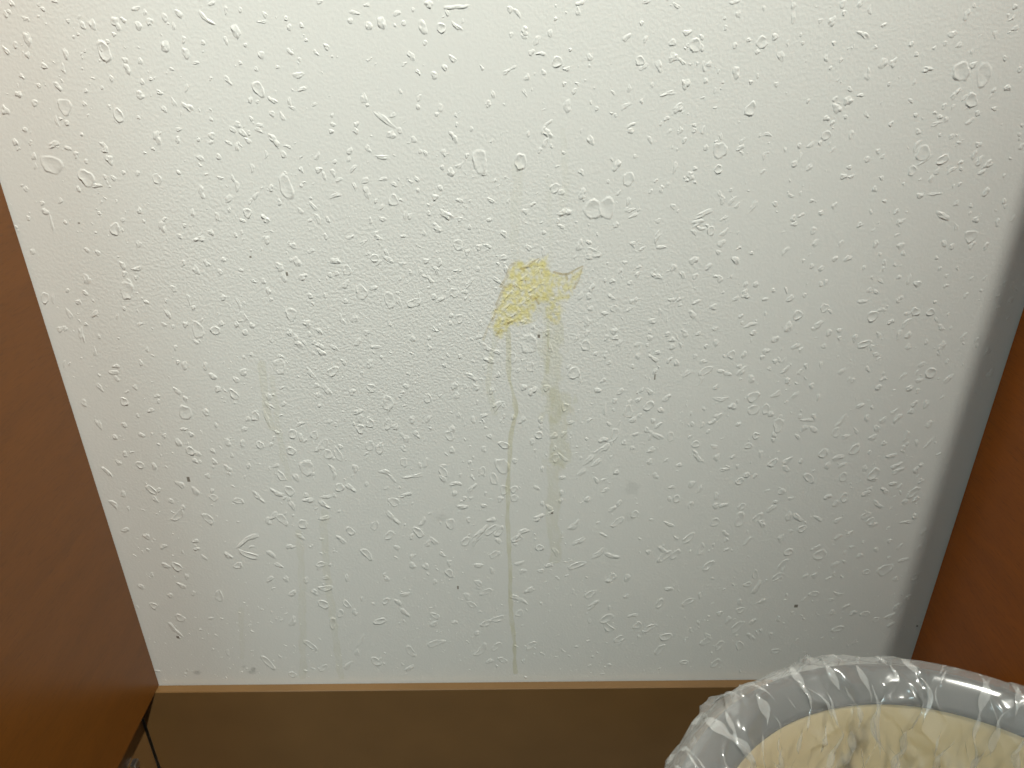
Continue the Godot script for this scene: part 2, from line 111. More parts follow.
	[-3469, 3487, 52, 98, 50], [-3527, 8032, 35, 53, 1], [-2560, 7585, 37, 54, -33], [-2075, 8285, 28, 61, 73], [-123, 7666, 34, 58, -9], [1175, 8238, 29, 59, -63], [1994, 8230, 34, 51, 8], [-1328, 7056, 35, 66, 71],
	[-1021, 6745, 39, 64, -58], [1276, 6820, 35, 69, -51], [-392, 6125, 41, 70, 80], [-286, 5716, 42, 75, 49], [3143, 5511, 48, 68, 67], [3576, 5254, 50, 68, 66], [-3241, 5031, 43, 85, 60], [3578, 4938, 52, 71, 39],
	[-1121, 8165, 41, 43, 6], [-693, 6395, 54, 49, 4], [100, 6244, 29, 97, 54], [-25, 6099, 29, 100, 44], [-55, 5981, 29, 101, 49], [209, 6300, 28, 97, 44], [3426, 5297, 35, 96, 40], [821, 4988, 30, 120, 2],
	[3385, 4203, 39, 111, 91], [-2487, 4675, 46, 84, 10], [-940, 5246, 50, 67, -66], [1266, 4429, 51, 79, 22], [2362, 7473, 45, 46, -10], [1323, 4982, 54, 66, -5], [-1387, 6055, 47, 60, 6], [1086, 5518, 49, 64, -4],
	[3640, 5764, 44, 68, -45], [-565, 4092, 54, 77, 3], [2381, 4707, 52, 72, -8], [3289, 4330, 53, 76, -11], [-3470, 8298, 38, 44, -5], [-1875, 7466, 36, 56, 91], [877, 7696, 37, 52, -4], [3483, 7495, 37, 55, -15],
	[-2223, 7239, 40, 54, -5], [-358, 6464, 40, 63, 2], [-2202, 5845, 48, 60, -55], [-2460, 5863, 42, 70, 61], [658, 5965, 46, 62, 69], [1933, 6100, 46, 60, 68], [2052, 5728, 48, 63, 33], [-1802, 4604, 45, 83, 24],
	[-1557, 8126, 38, 45, 8], [2416, 5267, 54, 61, 31], [-2321, 3057, 60, 86, -26], [-1164, 3444, 56, 85, -30], [81, 3129, 63, 79, 65], [-1708, 2020, 53, 113, 6], [-406, 2280, 60, 99, 33], [-1986, 8242, 28, 58, 5],
	[-435, 8211, 28, 58, -19], [903, 7437, 28, 72, 61], [2536, 8198, 25, 67, -22], [-3350, 7313, 32, 65, -74], [-2508, 6807, 32, 73, 7], [-401, 6884, 32, 71, -64], [255, 6464, 30, 84, -1], [3632, 7061, 35, 62, 56],
	[3828, 6468, 37, 69, 16], [-610, 6309, 31, 84, -16], [1541, 6015, 34, 81, 63], [882, 5695, 47, 62, 80], [453, 4739, 49, 75, 25], [1802, 4855, 39, 89, 55], [3586, 4151, 44, 93, 85], [3292, 3561, 46, 99, 37],
	[3323, 2783, 47, 116, -66], [-1322, 8288, 27, 59, 82], [-23, 7819, 30, 60, 62], [104, 8051, 29, 58, -52], [-3062, 7087, 37, 57, -43], [-407, 6738, 35, 67, 71], [-1288, 6599, 34, 70, 61], [1167, 6708, 36, 64, 37],
	[1460, 6610, 33, 71, -42], [2542, 6814, 38, 60, 33], [3867, 6666, 37, 65, -1], [3884, 7253, 38, 54, 30], [-3467, 5352, 45, 71, -26], [-2382, 6321, 39, 64, -31], [-132, 5572, 40, 74, -57], [1030, 6262, 38, 68, 36],
	[804, 5538, 39, 77, 16], [1655, 5461, 43, 71, 79], [1819, 5365, 41, 76, -73], [3125, 5700, 34, 84, -36], [3405, 5580, 44, 68, 28], [4103, 5524, 46, 66, 32], [-2777, 4478, 46, 83, -16], [-2213, 4425, 48, 80, 79],
	[1847, 4587, 48, 76, 85], [869, 4113, 49, 82, 54], [3590, 5016, 47, 71, 33], [-1673, 6103, 47, 56, 7], [1504, 6243, 42, 61, 58], [2629, 6380, 43, 58, 44], [-1297, 3044, 53, 93, -29], [2069, 3583, 46, 97, -38],
	[1572, 2873, 61, 81, 77], [-745, 8147, 38, 43, 4], [3071, 7369, 40, 50, -13], [3554, 6470, 43, 57, -14], [637, 5744, 47, 61, 17], [4166, 6001, 45, 62, -16], [9, 4454, 54, 69, 36], [-1914, 7643, 34, 53, 10],
	[-671, 7648, 34, 54, 24], [246, 7814, 33, 52, -27], [-1615, 6491, 38, 63, 71], [-546, 6983, 37, 57, -28], [-3669, 4480, 54, 67, -37], [1616, 7976, 36, 46, -7], [2214, 7189, 24, 83, 12], [-2898, 7803, 33, 52, -20],
	[-2373, 8145, 30, 53, 1], [1167, 6952, 36, 57, -5], [-3516, 4883, 51, 66, -25], [3039, 3032, 63, 74, 50], [3530, 2516, 65, 80, 35], [-3308, 7498, 44, 43, 16], [471, 7683, 27, 64, 36], [-1186, 6556, 29, 77, 61],
	[-1213, 7003, 29, 69, -9], [2773, 6657, 33, 66, 44], [-3540, 2850, 60, 80, -34], [-1914, 3067, 58, 79, 78], [338, 3198, 57, 78, 65], [2718, 2206, 47, 111, -8], [2136, 2530, 62, 81, 50], [-2570, 7704, 30, 57, -69],
	[971, 8026, 29, 54, 29], [2655, 7497, 26, 68, -51], [-3761, 7011, 35, 58, -15], [-3338, 6496, 37, 61, -29], [-987, 7059, 31, 65, 86], [-1012, 6471, 34, 67, -20], [2250, 6670, 35, 63, 69], [2653, 6508, 36, 62, 32],
	[-3444, 5474, 38, 76, 80], [-885, 6376, 34, 68, 91], [1357, 5475, 39, 72, 45], [1864, 6041, 37, 67, 45], [2964, 6103, 38, 64, 55], [-3383, 4775, 45, 71, -64], [-3585, 4570, 41, 86, -4], [-660, 4406, 44, 79, 79],
	[905, 4653, 42, 80, 44], [1765, 4111, 41, 92, 11], [1005, 3955, 45, 87, 37], [1041, 5063, 39, 78, 34], [3960, 2345, 58, 91, 34], [4023, 3385, 51, 87, 23], [-3229, 7879, 25, 66, 5], [-1152, 7464, 37, 48, 6],
	[109, 7675, 24, 71, -31], [2284, 7886, 36, 45, -10], [3553, 8209, 35, 44, -16], [3710, 7799, 37, 47, -17], [-3303, 7265, 38, 51, 15], [-2922, 6832, 39, 54, 13], [-3860, 6509, 40, 58, 17], [1935, 7205, 26, 74, -3],
	[2074, 6832, 39, 53, -8], [1686, 6723, 28, 75, 53], [-2668, 5473, 43, 66, 11], [-2327, 5854, 46, 56, -20], [-439, 6314, 28, 83, 75], [31, 6187, 29, 84, 49], [169, 6141, 29, 84, 59], [-84, 5875, 29, 88, 44],
	[251, 6199, 29, 84, 49], [141, 6068, 29, 86, 38], [-28, 5844, 30, 88, 48], [202, 6371, 28, 83, 39], [1369, 5673, 48, 57, 45], [1722, 5771, 48, 56, 80], [1211, 4774, 46, 71, -4], [962, 4312, 53, 68, 33],
	[906, 5081, 45, 68, -3], [3442, 2610, 48, 103, 48], [3823, 3388, 42, 105, 24], [414, 7835, 30, 55, 81], [1337, 6037, 39, 64, 85], [3200, 5815, 43, 61, 67], [-2953, 4489, 50, 68, -51], [1542, 4389, 49, 71, 66],
	[-3317, 3099, 49, 89, 12], [-233, 3141, 49, 87, 1], [2326, 2682, 51, 92, -7], [2881, 7974, 34, 46, 41], [-2039, 6895, 32, 63, 37], [399, 6669, 34, 61, -50], [-2040, 6238, 36, 66, 9], [803, 5695, 38, 68, 16],
	[1071, 5630, 42, 64, 80], [2528, 6296, 40, 57, 38], [3259, 5274, 46, 61, 53], [4075, 6149, 38, 65, -7], [777, 4229, 43, 82, -36], [2831, 6941, 44, 45, -12], [-1725, 5266, 50, 57, 7], [261, 3126, 52, 81, 78],
	[-1702, 3064, 41, 106, 6], [2638, 5209, 47, 61, -10], [-1717, 8210, 29, 49, -37], [1250, 5552, 42, 63, 85], [2930, 5679, 42, 62, 18], [-2439, 4826, 42, 75, 59], [-3275, 4038, 53, 67, -50], [-2870, 4321, 48, 71, -27],
	[-1659, 4896, 42, 72, 59], [1114, 5087, 44, 67, 45], [3121, 4742, 38, 82, -42], [-1486, 6283, 41, 55, 7], [-717, 3354, 43, 95, -46], [-2717, 8186, 32, 45, -34], [-3406, 8203, 28, 53, 91], [-603, 8019, 33, 44, 4],
	[-156, 7604, 35, 47, -9], [-3634, 7452, 39, 43, -56], [-1157, 7414, 36, 47, -37], [623, 6537, 37, 56, -50], [1483, 7268, 36, 50, -6], [-2391, 4931, 41, 72, 26], [1792, 5206, 48, 58, 55], [3309, 2530, 55, 88, 5],
	[-3354, 7006, 31, 60, -11], [-1450, 6743, 30, 65, -13], [980, 5954, 33, 70, 47], [-1926, 4873, 36, 83, 59], [3427, 4940, 40, 71, 40], [3847, 4182, 43, 80, 25], [3909, 3227, 50, 80, 49], [3332, 7332, 37, 46, 45],
	[-3093, 2039, 43, 114, 10], [1013, 4642, 49, 61, -3], [-2680, 7778, 31, 49, -9], [-1744, 8166, 19, 71, 86], [1168, 7482, 31, 53, 50], [3220, 7550, 33, 48, 45], [-1608, 7135, 32, 54, -30], [-1081, 7294, 31, 54, -43],
	[-723, 7052, 32, 56, -43], [-1020, 6838, 23, 82, 43], [-1115, 6732, 32, 60, -4], [3501, 6823, 35, 55, 12], [-3531, 6153, 39, 56, -40], [793, 5286, 39, 68, 46], [3037, 6341, 34, 63, -3], [3327, 5890, 40, 58, 55],
	[-3328, 5265, 42, 62, -39], [-3180, 3958, 48, 72, 12], [-1730, 5171, 44, 61, 7], [-1591, 4628, 43, 71, -42], [247, 4821, 45, 63, 0], [519, 4861, 42, 68, 73], [445, 3992, 48, 70, -1], [1489, 4002, 48, 71, -5],
	[3873, 2977, 51, 82, -12], [-1011, 3581, 44, 83, 4], [-814, 2994, 45, 89, 3], [1331, 3356, 50, 78, -45], [1952, 7714, 34, 44, -9], [-2646, 6620, 37, 53, 12], [3597, 3359, 47, 82, -12], [778, 5923, 37, 61, 80],
	[1242, 5371, 38, 66, 34], [-2933, 4779, 43, 67, -27], [-291, 3946, 47, 71, 85], [456, 4261, 46, 69, 79], [-217, 4720, 39, 73, -35], [1115, 4731, 43, 67, 61], [1672, 6442, 41, 49, -7], [-1325, 7466, 33, 47, -59],
	[-682, 7584, 32, 46, -18], [1431, 7745, 32, 46, -6], [3208, 7474, 35, 44, 58], [3260, 7455, 33, 49, -14], [-3071, 6760, 32, 58, 63], [-1812, 6886, 34, 53, 9], [-647, 7250, 33, 49, -38], [-747, 6303, 36, 57, -6],
	[1321, 5724, 41, 56, 57], [3093, 5578, 42, 57, 18], [2278, 5457, 44, 56, 73], [-2910, 5151, 42, 64, -6], [-3367, 4165, 45, 74, 59], [-2468, 4428, 40, 75, 10], [1264, 4870, 39, 70, -4], [4057, 2728, 58, 75, 22],
	[-1344, 7416, 38, 41, 7], [1383, 7396, 38, 41, -6], [2447, 6757, 40, 46, -10], [2799, 7227, 38, 43, -12], [-3167, 6315, 41, 50, 14], [-129, 5351, 44, 56, 1], [1931, 6166, 41, 50, -7], [-1978, 4090, 48, 66, 8],
	[-446, 3778, 48, 70, 2], [2765, 2444, 52, 83, -9], [1783, 7935, 35, 38, 38], [-2867, 7123, 36, 47, 13], [-525, 7143, 36, 45, 3], [-512, 5918, 39, 54, 3], [-244, 5429, 41, 58, 1], [827, 6207, 41, 50, 37],
	[2680, 5596, 43, 54, 9], [2990, 5261, 41, 61, -11], [-3631, 4755, 49, 57, -14], [2714, 4897, 42, 64, -10], [3707, 4610, 43, 67, -13], [-1614, 7588, 25, 59, -69], [-1486, 6608, 28, 66, -13], [-3220, 5503, 31, 78, 0],
	[-653, 5789, 31, 71, -56], [2566, 5761, 33, 68, 74], [2513, 5348, 33, 75, 19], [1494, 4138, 39, 78, 78], [2683, 5420, 27, 89, -6], [-2263, 7900, 24, 56, 82], [-2144, 7077, 29, 56, -5], [1940, 7083, 30, 53, 47],
	[3451, 7139, 32, 50, 44], [2845, 7189, 31, 51, 33], [-1038, 5848, 32, 67, -14], [1241, 5929, 31, 68, -5], [1715, 4821, 37, 73, 22], [2717, 5094, 35, 74, 3], [2598, 4686, 34, 80, -49], [2948, 3022, 48, 77, 37],
	[-3137, 3553, 49, 69, 79], [-3145, 3455, 50, 69, 79], [-1029, 3329, 40, 85, 4], [1144, 2774, 53, 72, 52], [-3169, 8311, 25, 48, 82], [-2185, 8035, 29, 43, 0], [-995, 8264, 25, 47, 86], [2854, 7429, 33, 44, 33],
	[3579, 7873, 28, 49, -26], [-3420, 6518, 37, 49, -28], [912, 6800, 33, 51, 43], [372, 6717, 32, 54, -1], [222, 7260, 31, 49, 31], [2603, 7110, 34, 46, 46], [3872, 6833, 33, 52, -6], [-1895, 5765, 38, 56, -32],
	[2782, 5743, 40, 53, 55], [2163, 5498, 40, 55, 55], [1972, 5412, 40, 56, 55], [-1891, 4328, 40, 72, 49], [-2, 4920, 36, 69, 1], [213, 4150, 43, 70, -44], [3707, 3463, 52, 66, 36], [937, 8129, 33, 36, -4],
	[-3615, 6072, 39, 52, 15], [-2335, 6427, 38, 49, 10], [-1429, 6296, 38, 49, 7], [-275, 6320, 38, 48, 2], [47, 5393, 41, 55, 0], [2552, 6162, 39, 50, -10], [3223, 6011, 39, 52, -13], [-684, 7260, 33, 45, 4],
	[-176, 6729, 35, 48, 70], [2191, 7276, 33, 45, -9], [3173, 6419, 35, 52, -13], [-2662, 6010, 36, 55, 11], [177, 5803, 37, 55, 18], [2449, 6319, 36, 52, -10], [-2770, 4597, 47, 57, -27], [-873, 4418, 40, 67, 4],
	[3589, 5148, 39, 62, -13], [3409, 4605, 48, 55, 27], [-3295, 2877, 46, 79, 11], [-3142, 7630, 33, 40, -31], [973, 6191, 36, 51, 58], [-666, 7823, 22, 57, -50], [2298, 6743, 26, 61, 58], [2630, 7040, 24, 62, 80],
	[-860, 6608, 27, 61, 80], [-3143, 5864, 29, 69, 71], [-2486, 7442, 35, 40, 72], [2357, 8182, 33, 35, -11], [2199, 8132, 33, 35, -10], [-3811, 6781, 34, 47, 17], [-332, 7228, 33, 42, 2], [-649, 6788, 34, 45, 3],
	[-699, 6626, 35, 46, 4], [-3044, 6066, 41, 44, -29], [-1555, 6104, 36, 50, 7], [-2863, 4149, 41, 66, 11], [-419, 5239, 38, 57, 2], [451, 4089, 41, 66, -1], [1094, 4582, 40, 62, -4], [2040, 4826, 45, 53, 31],
	[2381, 4653, 40, 62, -8], [-3545, 7824, 29, 42, -57], [-3442, 7762, 29, 42, -57], [2584, 7633, 26, 49, 91], [3121, 7977, 28, 42, 8], [3598, 7529, 28, 49, 86], [-3637, 7181, 28, 52, 17], [173, 6852, 29, 52, 65],
	[2188, 6896, 27, 55, -70], [-2939, 5861, 35, 54, -78], [-2703, 5696, 36, 55, -29], [-592, 5449, 34, 61, -35], [717, 5547, 35, 58, 63], [1585, 5726, 35, 55, 57], [2108, 6034, 34, 54, 80], [3022, 6088, 29, 63, -53],
	[2484, 5566, 36, 56, 31], [-2991, 4833, 38, 63, 79], [866, 4840, 35, 68, -37], [1702, 3947, 44, 63, 78], [-3504, 8246, 31, 34, -32], [-1884, 8241, 29, 37, -13], [12, 8064, 29, 39, 1], [644, 7559, 30, 42, -2],
	[1710, 8013, 29, 40, 61], [1791, 8216, 28, 38, -8], [973, 6526, 34, 48, 85], [996, 6029, 36, 49, 69], [1030, 6040, 36, 50, 36], [-3156, 5176, 37, 61, 61], [-2046, 5082, 37, 61, 50], [-83, 5042, 36, 61, 1],
	[266, 4358, 37, 67, 0], [2673, 4416, 37, 68, -9], [2646, 3994, 48, 56, 52], [-635, 2442, 50, 71, 77], [1901, 2779, 37, 91, -6], [2932, 7907, 34, 34, -13], [-1836, 7856, 30, 38, -13], [2090, 3500, 40, 73, -7],
	[778, 2439, 42, 82, -2], [-3240, 7215, 33, 41, 15], [-2892, 5646, 37, 51, 12], [-525, 5849, 37, 49, 3], [-457, 5536, 38, 51, 2], [2554, 5408, 38, 53, -10], [3601, 4557, 40, 60, -13], [3024, 7487, 30, 42, -13],
	[-2260, 7347, 29, 44, 81], [-1726, 5755, 34, 53, 8], [921, 6366, 33, 48, -69], [1578, 5513, 35, 55, -6], [2433, 6065, 37, 45, 32], [3184, 6217, 38, 43, 30], [3589, 6136, 38, 45, 80], [3778, 5439, 42, 47, 27],
	[-3179, 4768, 39, 59, 60], [-490, 4952, 36, 59, 2], [-472, 4032, 38, 66, 2], [270, 3964, 38, 67, 0], [380, 4587, 37, 62, -1], [1139, 4932, 41, 52, 44], [2269, 4258, 41, 61, 9], [1623, 4831, 36, 60, -6],
	[3805, 4361, 47, 51, 78], [1506, 7678, 23, 50, 15], [2959, 7716, 24, 49, 9], [-2553, 7126, 25, 52, -26], [1050, 6477, 26, 59, 64], [3587, 5834, 23, 75, -30], [-2864, 8047, 30, 36, 14], [-1929, 7514, 26, 45, -23],
	[-2240, 7081, 26, 52, 86], [1090, 6940, 27, 50, 27], [1749, 7312, 27, 46, 37], [-3314, 5942, 27, 64, 22], [2356, 5464, 25, 75, 15], [3552, 5625, 32, 59, 5], [1775, 4750, 36, 61, 43], [3376, 4096, 41, 60, 65],
	[3350, 3394, 44, 64, 78], [1856, 2297, 38, 90, -6], [3561, 7658, 30, 38, 18], [-2740, 6763, 27, 53, 55], [-2061, 5704, 31, 57, 9], [1039, 6327, 32, 48, 64], [2591, 6176, 31, 51, -1], [1926, 5883, 34, 50, 33],
	[3977, 5644, 38, 46, 53], [3688, 5513, 41, 46, -14], [-1573, 8185, 31, 32, 8], [-546, 7530, 32, 36, 3], [-2320, 6795, 34, 41, 11], [-2200, 6629, 35, 41, 10], [-334, 6670, 35, 41, 2], [1416, 7114, 33, 38, -6],
	[2870, 7025, 34, 39, -12], [-1788, 6414, 35, 43, 8], [-1394, 4208, 41, 57, 6], [-3108, 8184, 26, 38, 91], [-3106, 7719, 29, 38, 15], [2395, 7874, 29, 36, -11], [3328, 7920, 29, 37, -15], [260, 6623, 32, 44, -1],
	[2346, 7293, 32, 37, 11], [-3079, 6281, 38, 40, -42], [-2150, 4791, 43, 49, -41], [-2807, 8095, 28, 34, -27], [-803, 7692, 27, 39, -50], [-3125, 7094, 28, 44, 14], [-1713, 5582, 32, 54, 7], [-1709, 4077, 35, 66, 7],
	[2030, 4472, 42, 51, 66], [2508, 3956, 42, 58, 28], [3503, 6286, 36, 41, -14], [-2229, 7511, 27, 40, -34], [-762, 7879, 22, 44, 63], [760, 7669, 23, 44, -52], [1761, 7225, 21, 54, -44], [4191, 5843, 33, 49, 14],
	[840, 4228, 34, 63, 66], [3870, 3217, 41, 64, 49], [398, 7732, 29, 34, -1], [972, 7608, 30, 35, -4], [1536, 8096, 28, 33, -7], [3266, 8217, 28, 33, -15], [-2974, 7130, 31, 39, 14], [-3665, 6899, 31, 41, 16],
	[-2217, 6831, 31, 40, 10], [-3670, 6176, 33, 45, 16], [-714, 5713, 34, 47, 3], [1170, 5746, 34, 47, -4], [2929, 5648, 34, 48, -11], [2413, 4900, 36, 53, -9], [2586, 4898, 36, 53, -9], [-1447, 7609, 25, 41, 72],
	[1041, 7720, 27, 37, -4], [-1513, 7918, 25, 38, -37], [980, 2623, 37, 74, -3], [-201, 7849, 24, 39, -31], [1806, 7773, 24, 39, -8], [836, 5457, 32, 49, 57], [2672, 5920, 26, 55, -44], [4257, 2317, 44, 71, 11],
	[1380, 7432, 33, 31, -6], [2166, 6112, 36, 39, -8], [3574, 6223, 36, 39, -14], [-2960, 7607, 30, 34, 14], [1763, 7731, 29, 32, -8], [2322, 7987, 29, 31, -10], [2504, 7481, 30, 34, -11], [-2594, 6708, 32, 38, 12],
	[-3517, 5755, 34, 45, 15], [-3241, 6008, 33, 43, 14], [-2900, 5508, 35, 46, 12], [1042, 5419, 35, 45, -4], [1661, 5607, 34, 44, -6], [-2223, 4663, 37, 51, 9], [-410, 4444, 37, 52, 2], [2090, 4364, 37, 53, -7],
	[3297, 3325, 40, 61, -11], [-1887, 8016, 26, 33, 10], [949, 7209, 29, 37, 60], [-3136, 5630, 31, 48, 13], [-1316, 5376, 32, 49, 6], [-829, 6304, 30, 43, 4], [-3373, 4977, 33, 53, 13], [-2688, 4873, 29, 60, -7],
	[2932, 6845, 27, 42, 91], [2358, 6855, 31, 35, -10], [2796, 5670, 34, 41, -11], [-1944, 7897, 26, 32, 10], [-674, 8231, 26, 30, 4], [-2147, 6649, 29, 39, 10], [754, 7021, 28, 36, -3], [3618, 6802, 29, 38, -15],
	[-2603, 4544, 34, 52, 10], [2203, 7596, 23, 38, 12], [-406, 7522, 25, 36, -50], [2627, 7958, 24, 34, -12], [1392, 6039, 31, 41, 69], [3246, 6034, 31, 40, 18], [4081, 5935, 32, 40, 14], [3269, 2704, 48, 50, 63],
	[1944, 6432, 32, 34, -8], [2984, 6414, 33, 34, -12], [-1679, 7869, 27, 29, 9], [328, 8164, 26, 28, -1], [-2351, 7366, 28, 32, 11], [-1624, 7014, 28, 34, 8], [-722, 6970, 29, 34, 4], [3488, 6973, 29, 35, -15],
	[-3599, 5872, 31, 41, 15], [-2003, 6077, 31, 39, 9], [-2254, 5572, 32, 42, 9], [-2323, 5549, 32, 42, 10], [-945, 6124, 30, 38, 4], [-1729, 5061, 33, 45, 7], [-1443, 4871, 33, 46, 6], [3292, 4506, 34, 49, -12],
	[3745, 3251, 37, 57, -12], [-3571, 2268, 38, 66, 12], [765, 6215, 27, 41, -3], [-501, 4301, 31, 53, 2], [-2982, 7741, 22, 35, 14], [3454, 6376, 30, 35, -14], [-3533, 8218, 25, 26, -5], [-2178, 7795, 24, 30, 11],
	[786, 7508, 25, 31, -3], [2101, 7989, 24, 29, -9], [2777, 7708, 25, 31, -12], [2088, 7247, 25, 33, -9], [3890, 6793, 26, 36, -16], [3814, 7034, 26, 35, -16], [-2878, 6075, 28, 39, 12], [3534, 5993, 28, 40, -14],
	[-1864, 7633, 25, 28, 9], [1358, 7862, 24, 27, -6], [3522, 8155, 24, 27, -16], [3627, 6742, 26, 33, -15], [-2872, 5842, 28, 38, 12], [-3153, 5123, 30, 42, 13], [-271, 4088, 32, 46, 1], [3215, 4986, 30, 42, -12],
	[2131, 5903, 25, 40, -8], [3051, 6766, 26, 30, -13], [2077, 8044, 21, 26, -9], [1806, 6232, 25, 35, -7], [-3061, 8098, 24, 22, 15], [-808, 8133, 21, 24, 5], [1523, 8155, 21, 24, -7], [-2905, 6747, 24, 30, 13],
	[-3219, 7414, 23, 27, 15], [3241, 7343, 23, 28, -14], [-1591, 4895, 27, 39, 7], [-3098, 8082, 21, 22, 15], [1428, 7008, 23, 26, -6], [3446, 3451, 30, 43, -11],
]
# Outline of the yellow stain and the runs below it, in metres on the wall.
const STAIN_OUTLINE := [Vector2(0.0009, 0.6380), Vector2(0.0143, 0.6389), Vector2(0.0287, 0.6431), Vector2(0.0319, 0.6301), Vector2(0.0361, 0.6268), Vector2(0.0364, 0.6102), Vector2(0.0292, 0.6012), Vector2(0.0217, 0.6002), Vector2(0.0165, 0.5865), Vector2(0.0079, 0.5819), Vector2(-0.0029, 0.5797), Vector2(-0.0084, 0.5703), Vector2(-0.0149, 0.5728), Vector2(-0.0191, 0.5787), Vector2(-0.0156, 0.5926), Vector2(-0.0111, 0.6062), Vector2(-0.0056, 0.6184), Vector2(-0.0023, 0.6305)]
const STAIN_EAR := [Vector2(0.0319, 0.6312), Vector2(0.0414, 0.6267), Vector2(0.0496, 0.6288), Vector2(0.0578, 0.6342), Vector2(0.0580, 0.6265), Vector2(0.0541, 0.6167), Vector2(0.0502, 0.6078), Vector2(0.0440, 0.6011), Vector2(0.0422, 0.5850), Vector2(0.0337, 0.5804), Vector2(0.0271, 0.5898), Vector2(0.0270, 0.6013), Vector2(0.0354, 0.6102)]
